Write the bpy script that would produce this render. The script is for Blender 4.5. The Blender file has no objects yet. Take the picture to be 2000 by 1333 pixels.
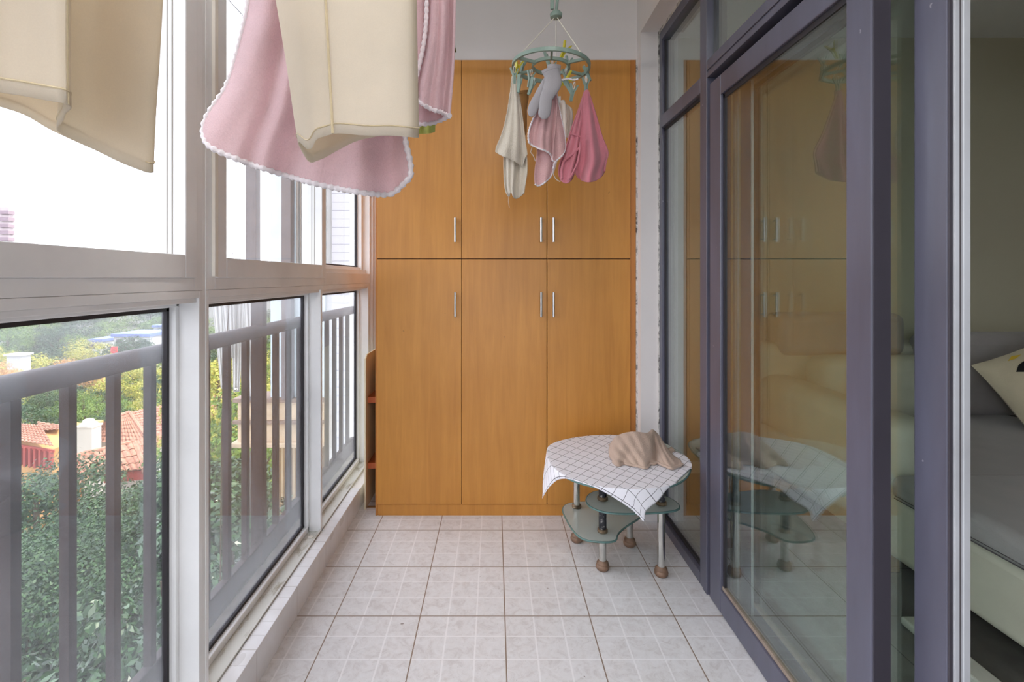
import bpy, bmesh, math, random
import numpy as np
from mathutils import Vector, Matrix

S = bpy.context.scene
COL = S.collection
EYE = 1.2
F = 970.0
VX, VY = 966.0, 543.0

# ---------------- camera ----------------
cd = bpy.data.cameras.new('camera')
cam = bpy.data.objects.new('camera', cd); COL.objects.link(cam)
cam.location = (0, 0, EYE); cam.rotation_euler = (math.pi/2, 0, 0)
cd.sensor_width = 36.0; cd.lens = 36.0*F/2000.0
cd.shift_x = (1000-VX)/2000.0
cd.shift_y = -(666.5-VY)/2000.0
cd.clip_start = 0.02; cd.clip_end = 3000
S.camera = cam

# ---------------- colour, world, sun ----------------
S.view_settings.view_transform = 'Standard'
S.view_settings.look = 'None'
S.view_settings.gamma = 1.0
S.view_settings.use_curve_mapping = False
S.view_settings.exposure = 0.0
W = bpy.data.worlds.new('sky'); S.world = W; W.use_nodes = True
bg = W.node_tree.nodes['Background']
bg.inputs[0].default_value = (0.925, 0.94, 1.04, 1)
bg.inputs[1].default_value = 4.0
sd = bpy.data.lights.new('sun', 'SUN'); sd.energy = 5.5; sd.angle = math.radians(1.0)
sd.color = (1.0, 0.93, 0.80)
sun = bpy.data.objects.new('sun', sd); COL.objects.link(sun)
# the sun stands behind the building (+x side), high; its light travels towards -x
sun.rotation_euler = Vector((0.72, 0.16, 1.25)).to_track_quat('Z', 'Y').to_euler()
sun.location = (10, -2, 30)

S.cycles.max_bounces = 10
S.cycles.diffuse_bounces = 5
S.cycles.glossy_bounces = 4
S.cycles.transmission_bounces = 6
S.cycles.transparent_max_bounces = 24
S.cycles.caustics_reflective = False
S.cycles.caustics_refractive = False
S.cycles.sample_clamp_indirect = 6.0
S.cycles.use_denoising = True

rnd = random.Random(7)
rng = np.random.default_rng(11)

def P(px, py, d):
    """point in the world seen at photo pixel (px,py) at depth d along +y"""
    return Vector(((px-VX)*d/F, d, EYE-(py-VY)*d/F))

# ---------------- node helpers ----------------
def srgb(c):
    return tuple(((v/255.0)/12.92 if v/255.0 <= 0.04045 else ((v/255.0+0.055)/1.055)**2.4) for v in c)

class NT:
    def __init__(self, name):
        self.m = bpy.data.materials.new(name); self.m.use_nodes = True
        self.t = self.m.node_tree; self.t.nodes.clear()
        self.out = self.n('ShaderNodeOutputMaterial')
        self._oc = None
    def n(self, typ, **kw):
        nd = self.t.nodes.new(typ)
        for k, v in kw.items(): setattr(nd, k, v)
        return nd
    def l(self, a, b): self.t.links.new(a, b)
    def setin(self, sock, v):
        if isinstance(v, bpy.types.NodeSocket): self.l(v, sock)
        elif isinstance(v, (tuple, list)):
            sock.default_value = (v[0], v[1], v[2], 1) if sock.type == 'RGBA' and len(v) == 3 else v
        else: sock.default_value = v
    def coord(self, kind='Object'):
        if self._oc is None: self._oc = self.n('ShaderNodeTexCoord')
        return self._oc.outputs[kind]
    def geo(self):
        return self.n('ShaderNodeNewGeometry').outputs['Position']
    def sep(self, v):
        s = self.n('ShaderNodeSeparateXYZ'); self.l(v, s.inputs[0]); return s.outputs
    def math(self, op, a, b=None, c=None, clamp=False):
        m = self.n('ShaderNodeMath', operation=op); m.use_clamp = clamp
        self.setin(m.inputs[0], a)
        if b is not None: self.setin(m.inputs[1], b)
        if c is not None: self.setin(m.inputs[2], c)
        return m.outputs[0]
    def scale(self, v, s):
        m = self.n('ShaderNodeMapping'); self.l(v, m.inputs[0]); m.inputs['Scale'].default_value = s; return m.outputs[0]
    def noise(self, v, scale, detail=4, rough=0.55, dist=0.0):
        nz = self.n('ShaderNodeTexNoise'); self.l(v, nz.inputs['Vector'])
        nz.inputs['Scale'].default_value = scale; nz.inputs['Detail'].default_value = detail
        nz.inputs['Roughness'].default_value = rough; nz.inputs['Distortion'].default_value = dist
        return nz.outputs['Fac']
    def ramp(self, f, stops):
        r = self.n('ShaderNodeValToRGB'); self.l(f, r.inputs[0])
        e = r.color_ramp.elements
        e[0].position, e[0].color = stops[0][0], (*stops[0][1], 1)
        e[1].position, e[1].color = stops[1][0], (*stops[1][1], 1)
        for p, c in stops[2:]:
            x = e.new(p); x.color = (*c, 1)
        return r.outputs[0]
    def mixc(self, f, a, b):
        m = self.n('ShaderNodeMix', data_type='RGBA'); self.setin(m.inputs[0], f)
        self.setin(m.inputs[6], a); self.setin(m.inputs[7], b); return m.outputs[2]
    def line(self, c, off, period, width):
        x = self.math('SUBTRACT', c, off); x = self.math('DIVIDE', x, period)
        x = self.math('FRACT', x); x = self.math('SUBTRACT', x, 0.5); x = self.math('ABSOLUTE', x)
        return self.math('GREATER_THAN', x, 0.5-width/period/2)
    def bump(self, h, strength=0.3, dist=0.01):
        b = self.n('ShaderNodeBump'); self.l(h, b.inputs['Height'])
        b.inputs['Strength'].default_value = strength; b.inputs['Distance'].default_value = dist
        return b.outputs[0]
    def bsdf(self, color, rough=0.5, metal=0.0, normal=None, spec=0.5, **kw):
        p = self.n('ShaderNodeBsdfPrincipled')
        self.setin(p.inputs['Base Color'], color); self.setin(p.inputs['Roughness'], rough)
        p.inputs['Metallic'].default_value = metal
        p.inputs['Specular IOR Level'].default_value = spec
        if normal is not None: self.l(normal, p.inputs['Normal'])
        for k, v in kw.items(): self.setin(p.inputs[k.replace('_', ' ')], v)
        return p.outputs[0]
    def done(self, sh):
        self.l(sh, self.out.inputs[0]); return self.m

def simple(name, rgb, rough=0.5, metal=0.0, var=0.06, nscale=6, bump=0.0, bscale=200, spec=0.5, **kw):
    t = NT(name); c = srgb(rgb)
    nz = t.noise(t.coord(), nscale, 5)
    lo = tuple(max(0, v*(1-var*2)) for v in c); hi = tuple(min(1, v*(1+var)) for v in c)
    col = t.ramp(nz, [(0.3, lo), (0.7, hi)])
    nrm = t.bump(t.noise(t.coord(), bscale, 2), bump, 0.002) if bump else None
    return t.done(t.bsdf(col, rough, metal, nrm, spec, **kw))

M = {}
M['upvc'] = simple('window_upvc', (236, 236, 235), 0.38, var=0.05, nscale=4)
def dirty_sill():
    t = NT('window_sill_dirty')
    nz = t.noise(t.scale(t.coord(), (1, .35, 1)), 22, 8, 0.7)
    col = t.ramp(nz, [(0.38, srgb((160, 152, 134))), (0.5, srgb((214, 213, 206))), (0.75, srgb((214, 213, 205)))])
    return t.done(t.bsdf(col, 0.5))
M['sill'] = dirty_sill()
M['profile_line'] = simple('profile_shadow_gap', (168, 162, 154), .6)
M['gasket'] = simple('black_gasket', (38, 34, 38), 0.6)
M['strip'] = simple('white_seal', (235, 230, 218), 0.5)
def wallmat(name, rgb, flake=False):
    t = NT(name); c = srgb(rgb)
    nz = t.noise(t.coord(), 2.5, 6)
    col = t.ramp(nz, [(0.3, tuple(v*0.95 for v in c)), (0.7, c)])
    return t.done(t.bsdf(col, 0.85, normal=t.bump(t.noise(t.coord(), 60, 4), 0.08, 0.003)))
M['wall'] = wallmat('painted_wall', (226, 221, 218))
M['ceiling'] = wallmat('painted_ceiling', (238, 238, 236))
M['living_wall'] = wallmat('living_room_paint', (196, 190, 168))
def plaster():
    t = NT('peeling_plaster')
    nz = t.noise(t.scale(t.coord(), (1, 1, .6)), 38, 8, 0.75, 0.6)
    col = t.ramp(nz, [(0.38, srgb((70, 66, 66))), (0.44, srgb((150, 146, 140))), (0.52, srgb((210, 206, 200)))])
    return t.done(t.bsdf(col, 0.85, normal=t.bump(nz, 0.6, 0.006)))
M['plaster'] = plaster()

def floormat():
    t = NT('balcony_floor_tile'); p = t.geo(); x, y, z = t.sep(p)
    maj = t.math('MAXIMUM', t.line(x, -0.1135+.15, .3, .0042), t.line(y, 1.611+.15, .3, .0042))
    dx = t.math('ADD', x, t.math('MULTIPLY', t.math('SUBTRACT', t.noise(p, 60, 2), .5), .003))
    mnr = t.math('MAXIMUM', t.line(dx, -0.1135+.05, .1, .0055), t.line(y, 1.611+.05, .1, .0055))
    sheen = t.noise(p, 3.0, 4)
    n1 = t.noise(t.scale(p, (1, 1, 1)), 26, 10, 0.72, 1.1)
    base = t.ramp(n1, [(0.36, srgb((206, 202, 200))), (0.5, srgb((220, 218, 217))), (0.68, srgb((227, 226, 226)))])
    n2 = t.noise(p, 95, 6, .7, 2.0)
    spk = t.math('LESS_THAN', n2, 0.365)
    base = t.mixc(t.math('MULTIPLY', spk, .45), base, srgb((165, 155, 148)))
    sp2 = t.math('LESS_THAN', t.noise(p, 42, 1, .5), 0.205)
    base = t.mixc(t.math('MULTIPLY', sp2, .8), base, srgb((110, 90, 75)))
    col = t.mixc(t.math('MULTIPLY', mnr, .75), base, srgb((238, 236, 236)))
    col = t.mixc(maj, col, srgb((140, 122, 106)))
    h = t.math('SUBTRACT', t.math('MULTIPLY', n1, .25), t.math('ADD', t.math('MULTIPLY', mnr, .35), maj))
    rough = t.math('ADD', 0.30, t.math('MULTIPLY', n1, .2))
    return t.done(t.bsdf(col, rough, normal=t.bump(h, 0.35, 0.002)))
M['floor'] = floormat()
def kerbmat():
    t = NT('kerb_tile'); p = t.geo(); x, y, z = t.sep(p)
    maj = t.line(y, 1.611+.15, .3, .002)
    up = t.math('GREATER_THAN', z, .1045)
    mn = t.math('MULTIPLY', t.line(y, 1.611+.03, .06, .002), up)
    nz = t.noise(p, 9, 5)
    base = t.ramp(nz, [(0.3, srgb((226, 224, 224))), (0.7, srgb((240, 240, 242)))])
    vor = t.n('ShaderNodeTexVoronoi'); t.l(t.scale(p, (14, 6.5, 14)), vor.inputs[0]); vor.inputs['Scale'].default_value = 1.0
    blob = t.math('LESS_THAN', vor.outputs['Distance'], .22)
    base = t.mixc(t.math('MULTIPLY', blob, .35), base, srgb((186, 182, 178)))
    col = t.mixc(t.math('MULTIPLY', mn, .5), base, srgb((180, 176, 172)))
    col = t.mixc(t.math('MULTIPLY', maj, .6), col, srgb((160, 148, 140)))
    return t.done(t.bsdf(col, 0.16))
M['kerb'] = kerbmat()

def wood(name, rgb, var=.10, rough=.38, g=1.0):
    t = NT(name); c = srgb(rgb); o = t.geo()
    n1 = t.noise(t.scale(o, (9*g, 9*g, .7*g)), 3.0, 8, 0.6, 0.8)
    n2 = t.noise(t.scale(o, (60*g, 60*g, 2.2*g)), 2.0, 4, 0.6)
    n3 = t.noise(o, 2.2, 3)
    f = t.math('ADD', t.math('MULTIPLY', n1, .5), t.math('ADD', t.math('MULTIPLY', n2, .18), t.math('MULTIPLY', n3, .35)))
    lo = (c[0]*(1-var*1.5), c[1]*(1-var*2.2), c[2]*(1-var*3)); hi = (c[0]*(1+var), c[1]*(1+var), c[2]*(1+var*1.2))
    col = t.ramp(f, [(0.36, lo), (0.66, hi)])
    sp = t.math('LESS_THAN', t.noise(o, 34, 2), .24)
    col = t.mixc(t.math('MULTIPLY', sp, .5), col, tuple(v*.45 for v in c))
    return t.done(t.bsdf(col, rough, normal=t.bump(n2, .05, .001)))
M['cab'] = wood('cabinet_veneer', (198, 138, 62))
M['cab_edge'] = wood('cabinet_edge', (182, 120, 56))
M['cab_dark'] = simple('cabinet_gap', (70, 42, 26), .7)
M['shelf_wood'] = wood('shelf_wood', (176, 96, 52), .12)
M['shelf_back'] = simple('shelf_back', (150, 112, 74), .6)
M['board'] = simple('pale_board', (224, 212, 182), .5, nscale=3)
M['steel'] = simple('brushed_steel', (205, 205, 205), .32, 1.0, nscale=30)
M['chrome'] = simple('chrome_tube', (206, 204, 198), .16, 1.0, nscale=12, var=.1)
M['bronze'] = simple('tarnished_ring', (140, 122, 100), .42, .8, var=.18, nscale=60)
M['foot'] = simple('wooden_foot', (132, 104, 84), .5, .15, var=.14, nscale=50)
def blackpaint():
    t = NT('chipped_black_paint')
    nz = t.noise(t.coord(), 45, 9, .75)
    col = t.ramp(nz, [(0.56, srgb((34, 34, 40))), (0.62, srgb((170, 166, 160)))])
    return t.done(t.bsdf(col, .4))
M['blackpaint'] = blackpaint()
def darkframe():
    t = NT('aubergine_aluminium')
    o = t.coord()
    nz = t.noise(t.scale(o, (6, 6, 1.2)), 2, 6)
    col = t.ramp(nz, [(0.3, srgb((78, 77, 90))), (0.7, srgb((90, 90, 106)))])
    sp = t.math('LESS_THAN', t.noise(o, 48, 3), .25)
    col = t.mixc(t.math('MULTIPLY', sp, .5), col, srgb((170, 166, 170)))
    return t.done(t.bsdf(col, .36, .0, spec=.65))
M['dark'] = darkframe()
M['shaded_edge'] = simple('shaded_door_edge', (62, 58, 66), .5)  # darker frame tone: shade of the camera-facing edges put into the colour
M['alu'] = simple('white_aluminium', (208, 210, 214), .35, .2)
M['alu_dark'] = simple('brush_seal', (84, 78, 80), .8)
M['rust_strip'] = simple('worn_brown_bead', (150, 134, 120), .5, var=.1, nscale=50)

def glassmat(name, tint=(1, 1, 1), refl=1.0, dirt=0.0, bottom_dirt_top_haze=0.0, ior=1.52, zlo=.1, streak=False):
    t = NT(name)
    tr = t.n('ShaderNodeBsdfTransparent'); tr.inputs[0].default_value = (*tint, 1)
    gl = t.n('ShaderNodeBsdfGlossy'); gl.inputs['Roughness'].default_value = 0.0
    gl.inputs['Color'].default_value = (.97, 1, .99, 1)
    # symmetric Fresnel for a thin pane (both faces): computed from |cos|
    lw = t.n('ShaderNodeLayerWeight'); lw.inputs['Blend'].default_value = .5
    cosv = t.math('SUBTRACT', 1.0, lw.outputs['Facing'])
    k = t.math('POWER', t.math('SUBTRACT', 1.0, cosv, clamp=True), 5.0)
    f1 = t.math('ADD', .043, t.math('MULTIPLY', k, .957))
    f2 = t.math('MULTIPLY', f1, refl, clamp=True)
    mx = t.n('ShaderNodeMixShader'); t.l(f2, mx.inputs[0]); t.l(tr.outputs[0], mx.inputs[1]); t.l(gl.outputs[0], mx.inputs[2])
    sh = mx.outputs[0]
    if dirt > 0:
        p = t.geo(); x, y, z = t.sep(p)
        df = t.n('ShaderNodeBsdfTranslucent'); df.inputs[0].default_value = (.86, .88, .93, 1)
        d2 = t.n('ShaderNodeBsdfDiffuse'); d2.inputs[0].default_value = (.8, .82, .86, 1)
        md = t.n('ShaderNodeMixShader'); md.inputs[0].default_value = .35
        t.l(df.outputs[0], md.inputs[1]); t.l(d2.outputs[0], md.inputs[2])
        n1 = t.noise(t.scale(p, (2, 2, 1.1)), 1.6, 5, .6, .5)
        n2 = t.noise(p, 170, 3, .7)
        a = t.math('MULTIPLY', t.ramp(n1, [(0.3, (.35,)*3), (0.7, (1.15,)*3)]), dirt)
        a = t.math('MULTIPLY', a, t.math('ADD', .8, t.math('MULTIPLY', n2, .4)))
        if bottom_dirt_top_haze:
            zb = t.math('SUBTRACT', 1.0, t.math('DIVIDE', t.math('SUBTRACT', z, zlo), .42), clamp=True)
            zb = t.math('MULTIPLY', t.math('POWER', zb, 2.0), bottom_dirt_top_haze)
            zt = t.math('SUBTRACT', 1.0, t.math('DIVIDE', t.math('SUBTRACT', zlo+1.03, z), .17), clamp=True)  # pale top band paints the outdoor haze onto the glass
            a = t.math('ADD', a, t.math('ADD', zb, t.math('MULTIPLY', zt, bottom_dirt_top_haze*1.1)), clamp=True)
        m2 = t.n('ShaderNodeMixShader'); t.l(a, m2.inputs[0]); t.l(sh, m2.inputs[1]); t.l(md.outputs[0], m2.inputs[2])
        sh = m2.outputs[0]
    return t.done(sh)
M['glass_low'] = glassmat('dusty_hazed_window_glass', (.97, .98, .98), .8, .055, .13)
M['glass_up'] = glassmat('window_glass', (.98, .99, .99), .8, .015)
M['glass_door'] = glassmat('door_glass', (.88, .94, .91), 2.1, .012)
def tableglass(name, tint, alpha):
    t = NT(name)
    tr = t.n('ShaderNodeBsdfTransparent'); tr.inputs[0].default_value = (*tint, 1)
    p = t.bsdf(srgb((206, 212, 204)), .18)
    m = t.n('ShaderNodeMixShader'); m.inputs[0].default_value = alpha
    t.l(tr.outputs[0], m.inputs[1]); t.l(p, m.inputs[2])
    return t.done(m.outputs[0])
M['tglass'] = tableglass('frosted_table_glass', (.90, .95, .92), .72)
M['tglass_edge'] = simple('green_glass_edge', (92, 124, 118), .15)

def fabric(name, rgb, bump=.35, bscale=420, rough=.95, trans=0.0, var=.05, sheen=.3):
    t = NT(name); c = srgb(rgb); o = t.coord()
    nz = t.noise(o, 9, 4)
    nf = t.noise(o, bscale, 3, .7)
    f = t.math('ADD', t.math('MULTIPLY', nz, .6), t.math('MULTIPLY', nf, .4))
    col = t.ramp(f, [(0.32, tuple(v*(1-var*2.2) for v in c)), (0.68, tuple(min(1, v*(1+var)) for v in c))])
    b = t.bsdf(col, rough, normal=t.bump(nf, bump, .004), spec=.2, Sheen_Weight=sheen)
    if trans:
        tl = t.n('ShaderNodeBsdfTranslucent'); t.l(col, tl.inputs[0])
        m = t.n('ShaderNodeMixShader'); m.inputs[0].default_value = trans
        t.l(b, m.inputs[1]); t.l(tl.outputs[0], m.inputs[2]); b = m.outputs[0]
    return t.done(b)
M['trouser'] = fabric('cream_cotton', (240, 231, 214), .10, 600, .9, .48, .03, .1)
M['trouser2'] = fabric('khaki_cotton', (236, 226, 208), .10, 600, .9, .55, .03, .1)
M['trouser_seam'] = fabric('cream_seam', (206, 188, 152), .2, 600, .9, .1)
M['pink'] = fabric('pink_terry', (250, 220, 223), .9, 300, .97, .38, .07)
M['rope'] = fabric('white_braid', (238, 230, 232), .4, 300, .9, .1)
M['pale_green'] = fabric('pale_green_cloth', (206, 214, 120), .3, 300, .9, .3)
M['olive'] = fabric('olive_cloth', (120, 112, 62), .3, 300)
M['cream_terry'] = fabric('cream_terry', (230, 220, 202), 1.0, 260, .97, .15, .06)
M['grey_knit'] = fabric('grey_knit', (172, 168, 170), .3, 500, .95, .05)
M['brown_knit'] = fabric('brown_knit', (132, 94, 50), .3, 500)
M['rose'] = fabric('rose_fleece', (222, 138, 150), .7, 350, .97, .12, .05)
M['pink2'] = fabric('pink_washcloth', (236, 190, 188), 1.0, 300, .97, .15, .07)
M['white_knit'] = fabric('off_white_elastic', (232, 220, 206), .2, 500, .9, .1)
M['beige_terry'] = fabric('beige_terry', (206, 180, 160), 1.0, 280, .97, .05, .06)
M['label'] = simple('care_label', (232, 232, 230), .6)
M['sage'] = simple('sage_plastic', (136, 156, 144), .4, var=.03)
M['yellow'] = simple('yellow_plastic', (204, 190, 50), .4)
M['clear'] = simple('white_plastic_link', (226, 228, 226), .35)
M['cord'] = simple('white_cord', (226, 220, 204), .8)
M['sofa_leather'] = simple('cream_leather', (208, 202, 184), .5, bump=.15, bscale=120, var=.03)
M['sofa_grey'] = fabric('grey_sofa_fabric', (160, 154, 152), .3, 500)
M['pillow'] = fabric('cream_cushion', (216, 202, 172), .3, 400)
M['black_cloth'] = fabric('black_print', (30, 28, 30), .2)
M['red_cloth'] = fabric('red_print', (196, 60, 70), .2)
M['yellow_cloth'] = fabric('yellow_print', (216, 180, 60), .2)
M['sofa_leg'] = wood('sofa_leg_wood', (170, 140, 100))
def livfloor():
    t = NT('living_floor_tile'); p = t.geo(); x, y, z = t.sep(p)
    g = t.math('MAXIMUM', t.line(x, .1, .6, .004), t.line(y, .25, .6, .004))
    col = t.mixc(g, t.ramp(t.noise(p, 6, 6), [(0.3, srgb((112, 108, 104))), (0.7, srgb((132, 128, 122)))]), srgb((80, 76, 72)))
    return t.done(t.bsdf(col, .25))
M['living_floor'] = livfloor()
def rail_mat():
    t = NT('weathered_railing'); o = t.coord()
    nz = t.noise(t.scale(o, (30, 30, 3)), 1.5, 7, .7)
    col = t.ramp(nz, [(0.3, srgb((42, 33, 34))), (0.7, srgb((68, 56, 56)))])
    return t.done(t.bsdf(col, .5, normal=t.bump(t.noise(o, 300, 2), .2, .001), spec=.3))
M['rail'] = rail_mat()
def concrete():
    t = NT('outer_ledge_concrete'); o = t.geo()
    nz = t.noise(o, 14, 9, .7)
    col = t.ramp(nz, [(0.35, srgb((150, 138, 116))), (0.6, srgb((206, 200, 184)))])
    return t.done(t.bsdf(col, .8, normal=t.bump(nz, .3, .004)))
M['ledge'] = concrete()

# ---------------- mesh builder ----------------
class MB:
    def __init__(self): self.v = []; self.f = []; self.smooth = False
    def add(self, vs, fs):
        o = len(self.v); self.v += [tuple(p) for p in vs]; self.f += [tuple(i+o for i in f) for f in fs]; return self
    def box(self, x0, x1, y0, y1, z0, z1):
        if x0 > x1: x0, x1 = x1, x0
        if y0 > y1: y0, y1 = y1, y0
        if z0 > z1: z0, z1 = z1, z0
        v = [(x0,y0,z0),(x1,y0,z0),(x1,y1,z0),(x0,y1,z0),(x0,y0,z1),(x1,y0,z1),(x1,y1,z1),(x0,y1,z1)]
        return self.add(v, [(0,3,2,1),(4,5,6,7),(0,1,5,4),(1,2,6,5),(2,3,7,6),(3,0,4,7)])
    def prism(self, pts, z0, z1):
        """closed polygon in xy extruded in z"""
        n = len(pts)
        a = sum(pts[i][0]*pts[(i+1)%n][1]-pts[(i+1)%n][0]*pts[i][1] for i in range(n))
        if a < 0: pts = pts[::-1]
        v = [(p[0], p[1], z0) for p in pts] + [(p[0], p[1], z1) for p in pts]
        f = [tuple(range(n-1, -1, -1)), tuple(range(n, 2*n))] + [(i, (i+1)%n, n+(i+1)%n, n+i) for i in range(n)]
        return self.add(v, f)
    def slab(self, pts, off):
        """planar polygon pts (3D) thickened by vector off"""
        n = len(pts); off = Vector(off)
        v = [Vector(p) for p in pts] + [Vector(p)+off for p in pts]
        f = [tuple(range(n-1, -1, -1)), tuple(range(n, 2*n))] + [(i, (i+1)%n, n+(i+1)%n, n+i) for i in range(n)]
        return self.add(v, f)
    def tube(self, path, rad, n=10, caps=True, flat=1.0, up=(0, 0, 1), closed=False):
        path = [Vector(p) for p in path]; m = len(path)
        if not hasattr(rad, '__len__'): rad = [rad]*m
        rings = []; prev = None
        for i in range(m):
            if closed: t = (path[(i+1) % m]-path[i-1]).normalized()
            else: t = (path[min(i+1, m-1)]-path[max(i-1, 0)]).normalized()
            if prev is None:
                u = Vector(up)
                if abs(t.dot(u)) > .95: u = Vector((1, 0, 0)) if abs(t.x) < .9 else Vector((0, 1, 0))
                a = t.cross(u).normalized()
            else:
                a = (prev - t*prev.dot(t)).normalized()
            prev = a; b = t.cross(a).normalized()
            r = rad[i]
            rings.append([path[i] + a*(r*math.cos(2*math.pi*k/n)) + b*(r*flat*math.sin(2*math.pi*k/n)) for k in range(n)])
        v = [p for r in rings for p in r]; f = []
        lim = m if closed else m-1
        for i in range(lim):
            j = (i+1) % m
            for k in range(n):
                f.append((i*n+k, i*n+(k+1)%n, j*n+(k+1)%n, j*n+k))
        if caps and not closed:
            f.append(tuple(range(n-1, -1, -1))); f.append(tuple((m-1)*n+k for k in range(n)))
        return self.add(v, f)
    def lathe(self, cx, cy, prof, n=24):
        """prof: list of (r,z) bottom to top"""
        m = len(prof); v = []
        for r, z in prof:
            for k in range(n):
                a = 2*math.pi*k/n; v.append((cx+r*math.cos(a), cy+r*math.sin(a), z))
        f = []
        for i in range(m-1):
            for k in range(n): f.append((i*n+k, i*n+(k+1)%n, (i+1)*n+(k+1)%n, (i+1)*n+k))
        f.append(tuple(range(n-1, -1, -1))); f.append(tuple((m-1)*n+k for k in range(n)))
        return self.add(v, f)
    def grid(self, G, closed_u=False):
        """G[i][j] points"""
        a = len(G); b = len(G[0]); v = [p for r in G for p in r]; f = []
        for i in range(a-1):
            for j in range(b if closed_u else b-1):
                k = (j+1) % b
                f.append((i*b+j, i*b+k, (i+1)*b+k, (i+1)*b+j))
        return self.add(v, f)
    def build(self, name, mat, parent=None, smooth=False, bevel=0.0, solid=0.0, subsurf=0, seg=2, loc=None):
        if parent is not None:
            root = parent
            while root.parent: root = root.parent
            off = Vector(root.location)
        elif loc is not None: off = Vector(loc)
        else:
            a = np.array(self.v); off = Vector(((a[:,0].min()+a[:,0].max())/2, (a[:,1].min()+a[:,1].max())/2, a[:,2].min()))
        me = bpy.data.meshes.new(name)
        me.from_pydata([(p[0]-off.x, p[1]-off.y, p[2]-off.z) for p in self.v], [], self.f)
        me.update()
        o = bpy.data.objects.new(name, me); COL.objects.link(o)
        me.materials.append(mat)
        if parent is not None: o.parent = parent
        else: o.location = off
        if smooth:
            for p in me.polygons: p.use_smooth = True
            me.set_sharp_from_angle(angle=math.radians(52))
        if bevel:
            md = o.modifiers.new('bevel', 'BEVEL'); md.width = bevel; md.segments = seg; md.limit_method = 'ANGLE'; md.angle_limit = math.radians(40)
        if solid:
            md = o.modifiers.new('thickness', 'SOLIDIFY'); md.thickness = solid; md.offset = 0
        if subsurf:
            md = o.modifiers.new('smooth', 'SUBSURF'); md.levels = subsurf; md.render_levels = subsurf
        return o

def tag(o, label=None, cat=None, group=None, kind=None):
    if label: o['label'] = label
    if cat: o['category'] = cat
    if group: o['group'] = group
    if kind: o['kind'] = kind
    return o
def empty(name, loc, label=None, cat=None, group=None, kind=None):
    o = bpy.data.objects.new(name, None); COL.objects.link(o)
    o.location = loc; o.empty_display_size = .1
    return tag(o, label, cat, group, kind)
def box(x0, x1, y0, y1, z0, z1): return MB().box(x0, x1, y0, y1, z0, z1)
def struct(mb, name, mat, **kw):
    o = mb.build(name, mat, **kw); o['kind'] = 'structure'; return o

def resample(pts, n):
    pts = [Vector((p[0], p[1], 0)) if len(p) == 2 else Vector(p) for p in pts]
    L = [0]
    for i in range(1, len(pts)): L.append(L[-1]+(pts[i]-pts[i-1]).length)
    out = []
    for k in range(n):
        s = L[-1]*k/(n-1); i = 1
        while i < len(L)-1 and L[i] < s: i += 1
        d = L[i]-L[i-1]; t = 0 if d == 0 else (s-L[i-1])/d
        out.append(pts[i-1].lerp(pts[i], min(1, max(0, t))))
    return out
def soften(pts, it=2):
    """Chaikin corner rounding of an open polyline"""
    pts = [Vector(p) if len(p) == 3 else Vector((p[0], p[1], 0)) for p in pts]
    for _ in range(it):
        q = [pts[0]]
        for a, b in zip(pts[:-1], pts[1:]):
            q.append(a.lerp(b, .25)); q.append(a.lerp(b, .75))
        q.append(pts[-1]); pts = q
    return pts
def coons(top, bottom, left, right, nu, nv, depth, ztop_extra=None):
    """sheet of cloth: four outlines as seen from the balcony, each point carried to its own depth"""
    T = resample(soften(top), nu); B = resample(soften(bottom), nu)
    L = resample(soften(left), nv); R = resample(soften(right), nv)
    G = []
    for j in range(nv):
        v = j/(nv-1); row = []
        for i in range(nu):
            u = i/(nu-1)
            p = T[i]*(1-v)+B[i]*v + L[j]*(1-u)+R[j]*u - (T[0]*(1-u)*(1-v)+T[-1]*u*(1-v)+B[0]*(1-u)*v+B[-1]*u*v)
            row.append(P(p.x, p.y, depth(u, v)))
        G.append(row)
    return G
def rope(path, r=.004, twist=.012):
    """braided edging along a path"""
    path = [Vector(p) for p in path]
    L = sum((path[i+1]-path[i]).length for i in range(len(path)-1))
    n = max(8, int(L/(twist/3.0)))
    pp = resample(path, n)
    m = MB()
    rad = [r*(1+.28*math.sin(2*math.pi*(k/3.0))) for k in range(n)]
    m.tube(pp, rad, 7)
    return m
# =====================================================================
# ROOM SHELL
# =====================================================================
YB = 3.02           # rear wall of the recess
YF = -2.2           # wall behind the camera
struct(box(-.70, .86, YF, YB, -.12, 0), 'floor', M['floor'])
struct(box(.905, 4.6, -1.6, 3.06, -.12, -.002).box(.86, .905, -1.6, 2.45, -.12, -.001), 'floor', M['living_floor'])
struct(box(-1.0, .905, YF, 3.2, 2.75, 2.95), 'ceiling', M['ceiling'])
struct(box(.905, 4.6, -1.6, 3.2, 2.68, 2.95), 'ceiling', M['ceiling'])
# rear wall: recess wall plus the bulkhead flush above the cupboard
struct(box(-.74, .86, YB, YB+.15, -.1, 2.75), 'wall_back', M['wall'])
struct(box(-.60, .72, 2.512, YB-.001, 2.302, 2.75), 'wall_bulkhead', M['wall'])
# the end of the balcony behind the camera: low wall, wide unseen window added for fill light
struct(box(-1.0, .905, YF-.12, YF, -.1, .30).box(-1.0, .905, YF-.12, YF, 2.5, 2.75), 'wall_front', M['wall'])
we = empty('window_11', (0, YF-.05, .3), kind='structure')
fm = MB()
for xx in (-.84, -.02, .80): fm.box(xx, xx+.05, YF-.09, YF-.02, .30, 2.5)
fm.box(-.84, .85, YF-.09, YF-.02, .30, .35).box(-.84, .85, YF-.09, YF-.02, 2.45, 2.5); fm.build('frame', M['upvc'], we)
box(-.80, .81, YF-.06, YF-.055, .34, 2.46).build('glass', M['glass_up'], we)
# right wall: pier beside the cupboard and the header above the door frame
struct(box(.72, .905, 2.45, YB, -.1, 2.75).box(.72, .905, YF, 2.45, 2.412, 2.75).box(.72, .905, YF, -.55, -.1, 2.412), 'wall_right', M['wall'])
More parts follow.
